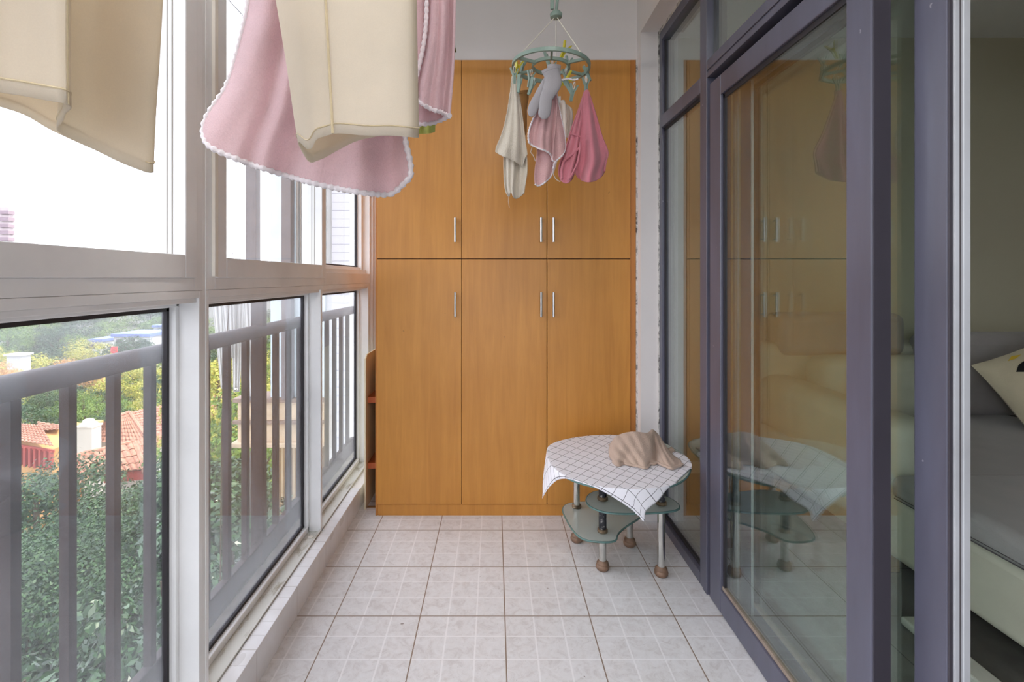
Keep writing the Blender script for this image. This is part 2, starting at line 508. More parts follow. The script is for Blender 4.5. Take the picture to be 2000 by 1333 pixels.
# peeling plaster where the dark frame meets the pier and the soffit
pl = MB()
pl.box(.806, .822, 2.438, 2.4505, 0, 2.412)
pl.box(.806, .83, -.55, 2.45, 2.396, 2.4125)
struct(pl, 'trim_1', M['plaster'])
# left wall: kerb, and the strip above the windows
struct(box(-.748, -.70, YF, 2.585, -.1, .105), 'wall_left', M['kerb'], bevel=.0015)
struct(box(-.84, -.748, YF, YB+.1, -.25, .092).box(-.84, -.70, YF, YB, 2.45, 2.75).box(-.84, -.735, 3.0, YB+.1, .09, 2.45), 'wall_left', M['wall'])
struct(box(-.748, -.70, 2.585, YB, -.1, .10), 'trim_2', M['wall'])

# unseen fill lamp, added on the ceiling to brighten the balcony
bl_ = empty('unseen_ceiling_lamp', (.05, .25, 2.66), 'round white fill lamp added on the balcony ceiling', 'lamp')
MB().lathe(.05, .25, [(.15, 2.70), (.16, 2.72), (.16, 2.75)], 32).build('mount', M['strip'], bl_, smooth=True)
def fill_glow(name, col, s):
    t = NT(name); e = t.n('ShaderNodeEmission'); e.inputs[0].default_value = (*col, 1); e.inputs[1].default_value = s
    return t.done(e.outputs[0])
MB().lathe(.05, .25, [(.02, 2.655), (.10, 2.66), (.14, 2.675), (.15, 2.70)], 32).build('shade', fill_glow('balcony_fill_glow', (1, .97, .93), 55.0), bl_, smooth=True)
# living room shell
struct(box(.72, 4.6, 3.06, 3.2, -.1, 2.75), 'wall_living_back', M['living_wall'])
struct(box(4.6, 4.75, -1.75, 3.2, -.1, 2.75), 'wall_living_right', M['living_wall'])
struct(box(.905, 2.2, -1.75, -1.6, -.1, 2.75).box(3.3, 4.6, -1.75, -1.6, -.1, 2.75).box(2.2, 3.3, -1.75, -1.6, -.1, 1.1).box(2.2, 3.3, -1.75, -1.6, 2.0, 2.75), 'wall_living_front', M['living_wall'])
we = empty('window_12', (2.75, -1.68, 1.1), kind='structure')  # unseen window, added to bring soft light into the living room
fm = MB()
for xx in (2.2, 2.72, 3.24): fm.box(xx, xx+.06, -1.72, -1.65, 1.1, 2.0)
fm.box(2.2, 3.3, -1.72, -1.65, 1.1, 1.16).box(2.2, 3.3, -1.72, -1.65, 1.94, 2.0); fm.build('frame', M['upvc'], we)
box(2.25, 3.25, -1.69, -1.685, 1.15, 1.95).build('glass', M['glass_up'], we)
struct(box(.9055, 4.6, 3.046, 3.06, 0, .07), 'baseboard_back', M['strip'])
# the block above and behind: the storeys over this balcony
mass = MB()
mass.box(-.95, 9, -2.4, 4.2, 2.96, 9.5).box(4.8, 9, -2.4, 4.2, -29, 2.95).box(-.95, 4.8, -2.4, 4.2, -29, -.3)
struct(mass, 'wall_facade', M['wall'])
# outer ledge under the railing
struct(box(-1.02, -.84, YF-1.5, 3.9, -.25, .04), 'trim_3', M['ledge'], bevel=.004)
struct(box(-.94, -.84, 3.32, 3.5, .04, 2.9), 'trim_4', M['upvc'])

# =====================================================================
# LEFT WINDOWS (white uPVC)
# =====================================================================
XR = -.75; XG = -.825
def lower_window(n, y0, y1, jl=.016, jr=.016):
    w = empty('window_%d' % n, (-.79, (y0+y1)/2, .09), kind='structure')
    f = MB()
    f.box(-.835, XR, y0, y0+jl, .092, 1.168)
    f.box(-.835, XR, y1-jr, y1, .092, 1.168)
    f.box(-.835, XR, y0+jl, y1-jr, 1.149, 1.168)
    f.box(-.835, XR-.006, y0+jl, y1-jr, 1.137, 1.149)
    f.build('frame', M['upvc'], w, bevel=.0015)
    MB().box(-.835, XR+.001, y0+jl, y1-jr, .088, .107).box(XR-.006, XR+.002, y0+jl, y1-jr, .107, .112).build('sill', M['sill'], w, bevel=.001)
    a, b = y0+jl, y1-jr
    g = MB()
    g.box(-.820, -.80, a, a+.014, .107, 1.137).box(-.820, -.80, b-.014, b, .107, 1.137)
    g.box(-.820, -.80, a, b, .107, .131).box(-.820, -.80, a, b, 1.126, 1.137)
    g.build('glazing_bead', M['upvc'], w, bevel=.003)
    k = MB(); c = .010
    k.box(-.829, -.8165, a+.014, a+.014+c, .131, 1.126).box(-.829, -.8165, b-.014-c, b-.014, .131, 1.126)
    k.box(-.829, -.8165, a, b, .131, .131+c).box(-.829, -.8165, a, b, 1.126-c, 1.126)
    k.build('gasket', M['gasket'], w)
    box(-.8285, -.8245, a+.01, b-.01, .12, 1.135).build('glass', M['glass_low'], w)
    return w
w1 = lower_window(1, .05, 1.2765)
lower_window(7, YF, .035)
w3 = lower_window(2, 1.291, 2.157, .013, .014)
w5 = lower_window(3, 2.157, 3.0, .006, .05)
for (yy, zz) in ((1.335, .1075), (2.09, .1075)):
    m = MB(); m.lathe(-.775, yy, [(.011, zz), (.011, zz+.002), (.008, zz+.0035), (.003, zz+.004)], 16); m.build('screw_cap', M['strip'], w3, smooth=True)
m = MB(); m.tube([(-.752, 2.974, 1.03), (-.748, 2.974, 1.03)], [.008, .007], 14); m.build('screw_cap', M['strip'], w5)

def upper_window(n, y0, y1, fw, sash=None, zb=1.2, zt=2.45):
    w = empty('window_%d' % n, (-.79, (y0+y1)/2, 1.168), kind='structure')
    f = MB()
    f.box(-.835, XR, y0, y0+fw, 1.1685, zt).box(-.835, XR, y1-fw, y1, 1.1685, zt)
    f.box(-.835, XR, y0+fw, y1-fw, 1.1685, zb).box(-.835, XR, y0+fw, y1-fw, zt-.04, zt)
    f.build('frame', M['upvc'], w, bevel=.0015)
    a, b = (sash if sash else (y0+fw, y1-fw))
    if sash:
        s = MB(); sw = .046; X = -.744
        s.box(-.812, X, a, a+sw, zb, zt-.04).box(-.812, X, b-sw, b, zb, zt-.04)
        s.box(-.812, X, a+sw, b-sw, zb, zb+.0555).box(-.812, X, a+sw, b-sw, zt-.095, zt-.04)
        s.build('sash', M['upvc'], w, bevel=.002)
        MB().box(-.778, -.775, b-sw-.0012, b-sw, zb+.0555, zt-.095).box(-.790, -.788, b-sw-.0012, b-sw, zb+.0555, zt-.095).build('profile_line', M['profile_line'], w)
        box(-.806, -.802, a+sw-.005, b-sw+.005, zb+.05, zt-.09).build('glass', M['glass_up'], w)
    else:
        s = MB()
        s.box(-.835, -.79, a, a+.012, zb, zt-.04).box(-.835, -.79, b-.03, b, zb, zt-.04)
        s.box(-.835, -.772, a, b, zb, zb+.022).box(-.835, -.80, a, b, zb+.022, zb+.038)
        s.build('glazing_bead', M['upvc'], w, bevel=.002)
        k = MB(); k.box(-.829, -.8165, a, b, zb+.038, zb+.046).box(-.829, -.8165, b-.04, b-.03, zb+.03, zt-.05)
        k.build('gasket', M['gasket'], w)
        box(-.8285, -.8245, a, b, zb+.03, zt-.05).build('glass', M['glass_up'], w)
    return w
upper_window(4, .15, 1.2755, .033, (.185, 1.2425))
upper_window(8, YF, .148, .04)
w4 = upper_window(5, 1.291, 2.19, .041, (1.334, 2.188))
box(-.75, -.741, 1.3165, 1.333, 1.203, 2.40).build('weather_strip', M['strip'], w4, bevel=.001)
w6 = upper_window(6, 2.19, 3.0, .02, None, 1.224)
# coupling profile between the near and middle windows
cp = MB().box(-.83, -.7515, 1.2765, 1.291, .09, 2.45); struct(cp, 'trim_5', M['upvc'], bevel=.001)
cp = MB().box(-.83, -.7525, .035, .05, .09, 1.168); struct(cp, 'trim_6', M['upvc'])

# =====================================================================
# RIGHT: dark aluminium door set
# =====================================================================
XD = .805
w = empty('window_9', (.83, 2.2, 0), kind='structure')
f = MB()
f.box(XD+.004, .87, 2.405, 2.438, 0, 2.396)                        # stile against the pier
f.box(XD, .87, 1.947, 2.405, 2.35, 2.396)
f.box(XD, .87, 1.947, 2.405, 1.925, 1.984)                  # transom
f.box(XD, .87, 1.947, 2.405, 0, .045)
f.build('frame', M['dark'], w, bevel=.002)
g = MB()
g.box(.8225, .834, 1.947, 2.405, 1.912, 1.925).box(.8225, .834, 1.947, 2.405, .045, .06)
g.box(.8225, .834, 2.393, 2.405, .045, 2.35)
g.build('gasket', M['gasket'], w)
box(.826, .832, 1.94, 2.41, .03, 1.94).build('glass', M['glass_door'], w)
box(.826, .832, 1.94, 2.41, 1.97, 2.36).build('glass', M['glass_door'], w)
# mullion and header of the sliding opening
t = MB()
t.box(XD, .87, 1.916, 1.947, 0, 2.396).box(XD-.003, .87, 1.879, 1.9155, 0, 2.396)
struct(t, 'trim_7', M['dark'], bevel=.002)
t = MB()
t.box(XD-.002, .92, -.55, 1.879, 1.985, 2.022).box(XD+.002, .92, -.55, 1.879, 1.9755, 1.985).box(XD-.002, .92, -.55, 1.879, 1.957, 1.9755)
t.box(XD, .92, -.55, 1.879, 2.36, 2.396).box(.86, .92, -.55, 1.879, 1.926, 1.957)
struct(t, 'trim_8', M['dark'], bevel=.0015)
w = empty('window_10', (.83, .9, 2.02), kind='structure')
box(.826, .832, -.55, 1.878, 2.02, 2.37).build('glass', M['glass_door'], w)
k = MB().box(.83, .87, 1.86, 1.8785, 2.02, 2.36); k.build('frame', M['gasket'], w)

def leaf(n, x0, x1, ya, yb, sw_near, sw_far, zb, zt):
    """a sliding leaf: x0 room side of the frame, x1 far side"""
    d = empty('door_%d' % n, ((x0+x1)/2, (ya+yb)/2, .005), kind='structure')
    f = MB()
    f.box(x0, x1, ya, ya+sw_near, .005, zt).box(x0, x1, yb-sw_far, yb, .005, zt)
    f.box(x0, x1, ya+sw_near, yb-sw_far, .005, zb).box(x0, x1, ya+sw_near, yb-sw_far, zt-.072, zt)
    f.build('frame', M['dark'], d, bevel=.003)
    xg = x0+.013
    k = MB()
    k.box(xg-.003, xg+.009, ya+sw_near, yb-sw_far, zt-.088, zt-.072)
    k.box(xg-.003, xg+.009, yb-sw_far-.012, yb-sw_far, zb, zt-.072)
    k.build('gasket', M['gasket'], d)
    box(xg-.006, xg+.009, ya+sw_near, yb-sw_far, zb-.001, zb+.012).build('bottom_bead', M['rust_strip'], d)
    box(xg, xg+.005, ya+sw_near-.005, yb-sw_far+.005, zb, zt-.075).build('glass', M['glass_door'], d)
    return d
d1 = leaf(1, XD, .845, 1.061, 1.859, .077, .088, .088, 1.926)
box(.8085, .8435, 1.0575, 1.061, .01, 1.924).build('edge_profile', M['shaded_edge'], d1)
d2 = leaf(2, .87, .905, .955, 1.76, .076, .072, .088, 1.926)
e = MB().box(.8715, .877, .951, .955, .01, 1.924); e.build('edge_profile', M['shaded_edge'], d2)
MB().box(.879, .888, .948, .955, .01, 1.924).box(.8925, .906, .945, .955, .01, 1.924).build('edge_profile', M['alu'], d2, bevel=.001)
box(.888, .8925, .950, .955, .01, 1.924).build('brush_seal', M['alu_dark'], d2)
MB().box(.866, .870, 1.765, 1.779, .01, 1.92).box(.866, .870, 1.79, 1.804, .01, 1.92).build('edge_profile', M['alu'], d2)
box(.866, .870, 1.668, 1.676, .01, 1.92).build('edge_profile', M['alu'], d2)
# threshold rail
struct(MB().box(.812, .90, -.55, 1.879, 0, .004), 'trim_9', M['dark'])

# =====================================================================
# CUPBOARD
# =====================================================================
cup = empty('cupboard', (.056, 2.75, 0), 'built-in wooden cupboard with six doors across the end of the balcony', 'cupboard')
c = MB()
c.box(-.601, -.5915, 2.504, YB-.004, 0, 2.30)                    # left side
c.box(.684, .7125, 2.504, YB-.004, 0, 2.30)
c.box(-.5915, .684, 2.512, YB-.004, .062, 2.2995)
c.build('carcass', M['cab_edge'], cup, bevel=.0015)
box(-.5915, .684, 2.513, 2.60, 0, .062).box(-.5915, -.584, 2.508, 2.513, 0, .059).build('plinth', M['cab'], cup)
box(-.584, .684, 2.5065, 2.513, 0, .056).build('plinth', M['cab'], cup)
box(-.5915, .684, 2.5065, 2.512, .058, 2.298).build('door_gap', M['cab_dark'], cup)
doorx = [(-.5905, -.1665), (-.1640, .2625), (.2655, .6835)]
for zi, (z0, z1) in enumerate(((.060, 1.2935), (1.2975, 2.297))):
    for i, (a, b) in enumerate(doorx):
        d = box(a, b, 2.498, 2.5165, z0, z1).build('door', M['cab'], cup, bevel=.0018)
        hx = (-.196, .2323, .2943)[i]; za, zb = ((1.004, 1.128) if zi == 0 else (1.3785, 1.5))
        h = MB(); h.tube([(hx, 2.474, za), (hx, 2.474, zb)], .0058, 14)
        for zz in (za+.014, zb-.014): h.tube([(hx, 2.474, zz), (hx, 2.499, zz)], .0042, 10)
        h.build('handle', M['steel'], d, smooth=True)
# white scraped edges along the cupboard's right hand side: caulk line
struct(box(.7125, .72, 2.500, 2.512, 0, 2.30), 'trim_10', M['plaster'])

# corner shelf beside the window
cs = empty('corner_shelf', (-.64, 2.78, 0), 'narrow open shelf with a pale side board squeezed between window and cupboard', 'shelf')
pts = [P(712.0, 989, 2.56), P(712.0, 703, 2.56)]
sp = MB()
def ydz(x, pl, t):
    n = len(pl)
    v = [(x, y, z) for y, z in pl]+[(x+t, y, z) for y, z in pl]
    return v, [tuple(range(n)), tuple(range(2*n-1, n-1, -1))]+[(i, n+i, n+(i+1)%n, (i+1)%n) for i in range(n)]
v, fc = ydz(-.674, [(2.57, .0), (2.57, .778), (2.60, .80), (3.0, .80), (3.0, 0)], .008); sp.add(v, fc)
sp.build('side_panel', M['board'], cs, bevel=.001)
bk = MB(); G = []
for i in range(41):
    t = i/40; x = -.664+t*.060; y = 2.80+.012*math.sin(t*22)
    G.append([(x, y, .0), (x, y, .82)])
bk.grid(G); bk.build('back_panel', M['shelf_back'], cs, solid=.004)
for zz in (.20, .545): box(-.665, -.602, 2.60, 2.80, zz, zz+.03).build('shelf', M['shelf_wood'], cs, bevel=.001)
box(-.665, -.602, 2.59, 2.61, .0, .0015).build('base_strip', M['shelf_back'], cs)
# =====================================================================
# GLASS TABLE
# =====================================================================
def closed_smooth(pts, it=3):
    p = [Vector((a, b, 0)) for a, b in pts]
    for _ in range(it):
        q = []
        for i in range(len(p)):
            a, b = p[i], p[(i+1) % len(p)]
            q.append(a.lerp(b, .25)); q.append(a.lerp(b, .75))
        p = q
    return [(v.x, v.y) for v in p]
TT = .450
table = empty('glass_table', (.5, 2.08, 0), 'low tiered side table of frosted glass on chrome tube legs', 'table')
top_out = closed_smooth([(.222, 2.10), (.25, 2.24), (.42, 2.345), (.60, 2.36), (.76, 2.30), (.798, 2.16), (.795, 1.99), (.70, 1.83), (.58, 1.765), (.44, 1.755), (.31, 1.81), (.235, 1.93)])
low_out = closed_smooth([(.30, 2.29), (.42, 2.325), (.64, 2.31), (.68, 2.26), (.64, 2.17), (.56, 2.10), (.50, 2.03), (.485, 1.975), (.43, 1.965), (.345, 1.985), (.315, 2.10)])
mid_out = closed_smooth([(.37, 2.04), (.385, 1.97), (.45, 1.925), (.60, 1.93), (.70, 1.945), (.745, 1.98), (.735, 2.06), (.68, 2.10), (.58, 2.12), (.49, 2.145), (.41, 2.12)])
for nm, ol, z in (('tabletop', top_out, TT), ('shelf', low_out, .155), ('shelf', mid_out, .287)):
    s = MB().prism(ol, z-.008, z).build(nm, M['tglass'], table, bevel=.0015)
    e = MB().tube([(a, b, z-.004) for a, b in ol], .0042, 8, closed=True).build('polished_edge', M['tglass_edge'], s, smooth=True)
def legmb(x, y, z0, z1, r=.0152): return MB().lathe(x, y, [(r, z0), (r, z1)], 28)
def ring(x, y, z): return MB().lathe(x, y, [(.017, z-.012), (.0205, z-.010), (.0215, z-.006), (.019, z-.003), (.021, z), (.019, z+.003), (.016, z+.004)], 28)
for (x, y, cuts) in ((.373, 2.26, ()), (.604, 2.222, ()), (.444, 2.042, (1,)), (.671, 2.0, (2,))):
    if cuts == (1,):
        l = legmb(x, y, .03, .148).build('leg', M['chrome'], table, smooth=True)
        MB().lathe(x, y, [(.0158, .155), (.0158, .279)], 28).lathe(x, y, [(.0158, .287), (.0158, .442)], 28).build('leg_sleeve', M['blackpaint'], l, smooth=True, bevel=.0004)
        for zz in (.166, .298): ring(x, y, zz).build('collar', M['bronze'], l, smooth=True)
    elif cuts == (2,):
        l = legmb(x, y, .03, .279).build('leg', M['chrome'], table, smooth=True)
        MB().lathe(x, y, [(.0158, .287), (.0158, .442)], 28).build('leg_sleeve', M['blackpaint'], l, smooth=True)
        ring(x, y, .298).build('collar', M['bronze'], l, smooth=True)
    else:
        l = MB().lathe(x, y, [(.0152, .03), (.0152, .147)], 28).lathe(x, y, [(.0152, .155), (.0152, .442)], 28).build('leg', M['chrome'], table, smooth=True)
        ring(x, y, .166).build('collar', M['bronze'], l, smooth=True)
    MB().lathe(x, y, [(.016, 0), (.021, .001), (.0265, .008), (.028, .015), (.0265, .021), (.0235, .024), (.0245, .028), (.0235, .032), (.020, .035), (.0165, .040)], 28).build('foot', M['foot'], l, smooth=True)

# ---- tablecloth ----
from mathutils import Vector as V3
def outline_dist(x, y, ol):
    best = 1e9; bp = None; inside = False; n = len(ol)
    for i in range(n):
        ax, ay = ol[i]; bx, by = ol[(i+1) % n]
        dx, dy = bx-ax, by-ay; t = ((x-ax)*dx+(y-ay)*dy)/(dx*dx+dy*dy+1e-12); t = min(1, max(0, t))
        qx, qy = ax+dx*t, ay+dy*t; d = math.hypot(x-qx, y-qy)
        if d < best: best = d; bp = (qx, qy)
        if (ay > y) != (by > y) and x < (bx-ax)*(y-ay)/(by-ay+1e-12)+ax: inside = not inside
    return (-best if inside else best), bp
A, B, Cc, D = (.040, 2.045), (.52, 1.635), (.835, 2.03), (.50, 2.62)
NU, NV = 97, 65
G = []; UV = []
for j in range(NV):
    v = j/(NV-1); row = []
    for i in range(NU):
        u = i/(NU-1)
        x = (1-v)*((1-u)*A[0]+u*B[0])+v*((1-u)*D[0]+u*Cc[0]); y = (1-v)*((1-u)*A[1]+u*B[1])+v*((1-u)*D[1]+u*Cc[1])
        s, bp = outline_dist(x, y, top_out)
        z = TT+.0035
        if s > 0:
            nx, ny = (x-bp[0])/s, (y-bp[1])/s
            lean = .13*s
            if s < .012: z -= s*s*20
            else: z -= .0029+(s-.012)*.93
            rip = .010*math.sin((x*1.7+y*1.2)*26)*min(1, s/.07)
            h = .005+lean
            x = bp[0]+nx*h+ny*rip; y = bp[1]+ny*h-nx*rip
            x = min(x, .800)
        else:
            z += .0008*math.sin(x*60)*math.sin(y*47)
        row.append((x, y, z)); UV.append((u*.62, v*.44))
    G.append(row)
tc = MB().grid(G)
def clothmat():
    t = NT('checked_cloth')
    uv = t.n('ShaderNodeUVMap'); uv.uv_map = 'UVMap'; s = t.sep(uv.outputs[0])
    g = t.math('MAXIMUM', t.line(s[0], .012, .0385, .0019), t.line(s[1], .006, .0385, .0019))
    col = t.mixc(t.math('MULTIPLY', g, .88), srgb((232, 231, 236)), srgb((52, 50, 54)))
    return t.done(t.bsdf(col, .75, normal=t.bump(t.noise(uv.outputs[0], 60, 3), .15, .004)))
cl = tc.build('tablecloth', clothmat(), smooth=True, solid=.0012)
uvl = cl.data.uv_layers.new(name='UVMap')
for lp in cl.data.loops: uvl.data[lp.index].uv = UV[lp.vertex_index]
tag(cl, 'white cloth with thin black check lines draped over the glass table', 'tablecloth')

# ---- beige towel on the table ----
def towel_on_table():
    # height field made of two ridges and a curled front hem
    G = []; nu, nv = 60, 44
    T = [(1193, 868), (1200, 856), (1215, 848), (1240, 844), (1262, 848), (1268, 846), (1275, 838), (1290, 856), (1304, 880), (1318, 893)]
    Bt = [(1197, 903), (1205, 910), (1222, 906), (1245, 912), (1262, 915), (1275, 907), (1294, 908), (1310, 916), (1322, 914), (1332, 907)]
    L = [(1193, 868), (1189, 882), (1191, 893), (1197, 903)]
    R = [(1318, 893), (1326, 897), (1330, 901), (1332, 907)]
    T = resample(soften(T, 1), nu); Bq = resample(soften(Bt, 1), nu); L = resample(soften(L, 1), nv); R = resample(soften(R, 1), nv)
    for j in range(nv):
        v = j/(nv-1); row = []
        for i in range(nu):
            u = i/(nu-1)
            p = T[i]*(1-v)+Bq[i]*v+L[j]*(1-u)+R[j]*u-(T[0]*(1-u)*(1-v)+T[-1]*u*(1-v)+Bq[0]*(1-u)*v+Bq[-1]*u*v)
            dB = (EYE-TT-.009)*F/(Bq[i].y-VY)                       # depth where the hem rests on the table
            d = dB+(1-v)**1.15*(.17-.03*math.sin(u*7))
            d += .007*math.sin(u*19+v*3)*math.sin(v*3.1)+.034*math.exp(-((u-.60-.03*v)/.04)**2)*math.sin(v*2.6)+.012*math.exp(-((u-.44-.1*v)/.03)**2)*v-.012*math.exp(-((u-.76)/.05)**2)*v+.004*math.sin(u*33+v*9)*v+.003*math.sin(u*51-v*13)
            row.append(P(p.x, p.y, d))
        G.append(row)
    # the back falls down behind to the table top
    back = []
    for i in range(nu):
        q = G[0][i]; back.append([Vector((q.x+.004*math.sin(i), min(2.30, q.y+.035+.6*(q.z-TT)*.3), max(TT+.008, q.z-(q.z-TT-.008)*t))) if t > 0 else q for t in (1, .75, .5, .25)])
    rows = [[Vector((back[i][k].x, G[0][i].y+(.045*(1-(k+0)/4.0)), back[i][k].z)) for i in range(nu)] for k in range(4)]
    m = MB().grid(rows+G)
    # curled hem roll along the front edge
    hem = [Vector((p.x, p.y-.002, max(p.z, TT+.010))) for p in G[-1]]
    h = MB().tube(hem, .0055, 8)
    return m, h
tm, th = towel_on_table()
tw = tm.build('towel', M['beige_terry'], smooth=True, solid=.006)
tag(tw, 'crumpled beige towel lying on the checked tablecloth', 'towel')
twp = empty('x', (0, 0, 0)); bpy.data.objects.remove(twp)
h = th.build('hem', M['beige_terry'], tw, smooth=True)
lb = MB(); G = []
for j in range(4):
    G.append([P(1236+i*4.2, 893+j*3.2+i*1.2, 2.03-.010-(.004*j)) for i in range(5)])
lb.grid(G); lb.build('care_label', M['strip'], tw, solid=.001)

# =====================================================================
# SOFA and things in the living room
# =====================================================================
sofa = empty('sofa', (2.5, 2.1, 0), 'grey and cream corner sofa with a long seat reaching towards the balcony', 'sofa')
def soft(x0, x1, y0, y1, z0, z1, name, mat, bev=.05, par=None, tilt=None, puff=0):
    m = MB(); nx, ny, nz = 9, 9, 5
    m.box(x0, x1, y0, y1, z0, z1)
    if tilt:
        cy, cz, a = tilt
        m.v = [(x, cy+(y-cy)*math.cos(a)-(z-cz)*math.sin(a), cz+(y-cy)*math.sin(a)+(z-cz)*math.cos(a)) for x, y, z in m.v]
    return m.build(name, mat, par or sofa, smooth=True, bevel=bev, seg=5)
soft(1.50, 3.9, 1.15, 2.95, .135, .375, 'base', M['sofa_leather'], .035)
soft(1.50, 1.70, 1.86, 2.93, .36, .655, 'armrest', M['sofa_leather'], .07)
soft(1.50, 3.9, 2.80, 3.02, .36, .83, 'back_frame', M['sofa_leather'], .05)
sc_ = soft(1.465, 2.75, 1.12, 1.85, .378, .475, 'seat_cushion', M['sofa_grey'], .035)
soft(1.71, 2.75, 1.80, 2.70, .378, .472, 'seat_cushion', M['sofa_grey'], .035)
soft(2.76, 3.88, 1.80, 2.70, .378, .475, 'seat_cushion', M['sofa_grey'], .035)
soft(2.36, 3.10, 2.60, 2.84, .46, .905, 'back_cushion', M['sofa_grey'], .07, tilt=(2.7, .5, -.10))
soft(3.12, 3.85, 2.60, 2.84, .46, .905, 'back_cushion', M['sofa_grey'], .07, tilt=(2.7, .5, -.10))
soft(1.72, 2.34, 2.50, 2.78, .46, .78, 'back_cushion', M['sofa_leather'], .08, tilt=(2.7, .5, -.12))
soft(1.60, 2.30, 2.76, 2.97, .76, 1.0, 'headrest', M['sofa_grey'], .05)
for x, y in ((1.62, 1.27), (1.62, 2.8), (3.7, 1.27), (1.62, 2.05)):
    box(x-.03, x+.03, y-.03, y+.03, 0, .135).build('leg', M['sofa_leg'], sofa, bevel=.004)
st = MB().tube([(1.4645, 1.16, .392), (1.4645, 1.82, .392)], .0018, 6).tube([(1.4665, 1.16, .401), (1.4665, 1.82, .401)], .0014, 6)
st.build('stitching', M['alu_dark'], sc_)

# throw pillow with a bird print
pw = empty('throw_pillow', (2.62, 2.4, .475), 'cream throw pillow with a black and red print leaning on the sofa back', 'pillow')
def pillow(w, h, th, n=18):
    front, back = [], []
    for j in range(n+1):
        r1, r2 = [], []
        for i in range(n+1):
            u = i/n*2-1; v = j/n*2-1
            pin = 1-.07*(1-abs(v)**2)*abs(u)**3; pin2 = 1-.07*(1-abs(u)**2)*abs(v)**3
            t = th*(max(0, (1-u**4)*(1-v**4)))**.5
            r1.append(Vector((u*w/2*pin, -t/2, v*h/2*pin2))); r2.append(Vector((u*w/2*pin, t/2, v*h/2*pin2)))
        front.append(r1); back.append(r2)
    return front, back
fr, bk = pillow(.46, .46, .15)
R = Matrix.Rotation(math.radians(-22), 4, 'Y') @ Matrix.Rotation(math.radians(-26), 4, 'X') @ Matrix.Rotation(math.radians(-8), 4, 'Z')
cen = Vector((2.69, 2.38, .665))
def tr(p): return R @ Vector(p) + cen
m = MB(); m.grid([[tr(p) for p in r] for r in fr]); m.grid([[tr(p) for p in r][::-1] for r in bk])
m.build('cover', M['pillow'], pw, smooth=True)
def patch(pts, mat, nm):
    def surf(u, v):
        u -= .30; v += .16
        th = .15*(max(0, (1-u**4)*(1-v**4)))**.5
        return tr((u*.23, -th/2-.0035, v*.23))
    m = MB(); c = (sum(p[0] for p in pts)/len(pts), sum(p[1] for p in pts)/len(pts)); n = len(pts)
    vs = [surf(*c)]
    for k in (.35, .7, 1.0):
        vs += [surf(c[0]+(p[0]-c[0])*k, c[1]+(p[1]-c[1])*k) for p in pts]
    fs = [(0, 1+i, 1+(i+1) % n) for i in range(n)]
    for r in range(2):
        fs += [(1+r*n+i, 1+(r+1)*n+i, 1+(r+1)*n+(i+1) % n, 1+r*n+(i+1) % n) for i in range(n)]
    m.add(vs, fs); m.build(nm, mat, pw)
patch([(-.25, .42), (-.12, .52), (.02, .55), (.2, .45), (.3, .3), (.15, .32), (0, .38), (-.12, .36)], M['black_cloth'], 'print')
patch([(-.1, .12), (.06, .22), (.2, .16), (.22, .05), (.08, .04)], M['red_cloth'], 'print')
patch([(-.2, .66), (-.06, .72), (.1, .68), (-.05, .65)], M['yellow_cloth'], 'print')
# flat white bar lying on the living room floor
cb = box(1.42, 1.50, .2, 2.3, 0, .03)
cb = MB(); cb.slab([(1.40, 1.22, .001), (1.47, 1.22, .001), (1.475, 1.72, .001), (1.405, 1.72, .001)], (0, 0, .028))
tag(cb.build('power_strip', M['strip'], bevel=.006), 'long white power strip lying on the floor under the sofa edge', 'power strip')
lm = empty('unseen_ceiling_lamp', (3.2, 1.0, 2.56), 'round white ceiling lamp in the living room', 'lamp')
def lampmat():
    t = NT('lamp_shade_glow'); e = t.n('ShaderNodeEmission'); e.inputs[0].default_value = (1, .86, .66, 1); e.inputs[1].default_value = 4.0
    return t.done(e.outputs[0])
MB().lathe(3.2, 1.0, [(.20, 2.60), (.24, 2.62), (.25, 2.66), (.25, 2.68)], 32).build('mount', M['strip'], lm, smooth=True)
MB().lathe(3.2, 1.0, [(.02, 2.56), (.12, 2.565), (.18, 2.58), (.20, 2.60)], 32).build('shade', lampmat(), lm, smooth=True)

# =====================================================================
# DRYING RODS AND LAUNDRY
# =====================================================================
rod = lambda x, z, y0, y1: MB().tube([(x, y0, z), (x, y1, z)], .011, 14)
rd = []
for x, y0, y1, lab in ((-.62, .35, 1.6, 'steel drying rod nearest the windows'), (-.27, .5, 1.6, 'steel drying rod carrying the cream trousers and pink towels')):
    r = rod(x, 2.30, y0, y1)
    for yy in (y0+.1, y1-.1): r.tube([(x, yy, 2.30), (x, yy, 2.75)], .004, 8)
    tag(r.build('drying_rod', M['steel'], smooth=True), lab, 'rod', 'ceiling drying rods')

r = MB().tube([(-.45, 1.9, 2.36), (.70, 1.9, 2.36)], .011, 14)
for xx in (-.38, .62): r.tube([(xx, 1.9, 2.36), (xx, 1.9, 2.75)], .004, 8)
tag(r.build('drying_rod', M['steel'], smooth=True), 'steel drying rod carrying the round peg hanger', 'rod', 'ceiling drying rods')

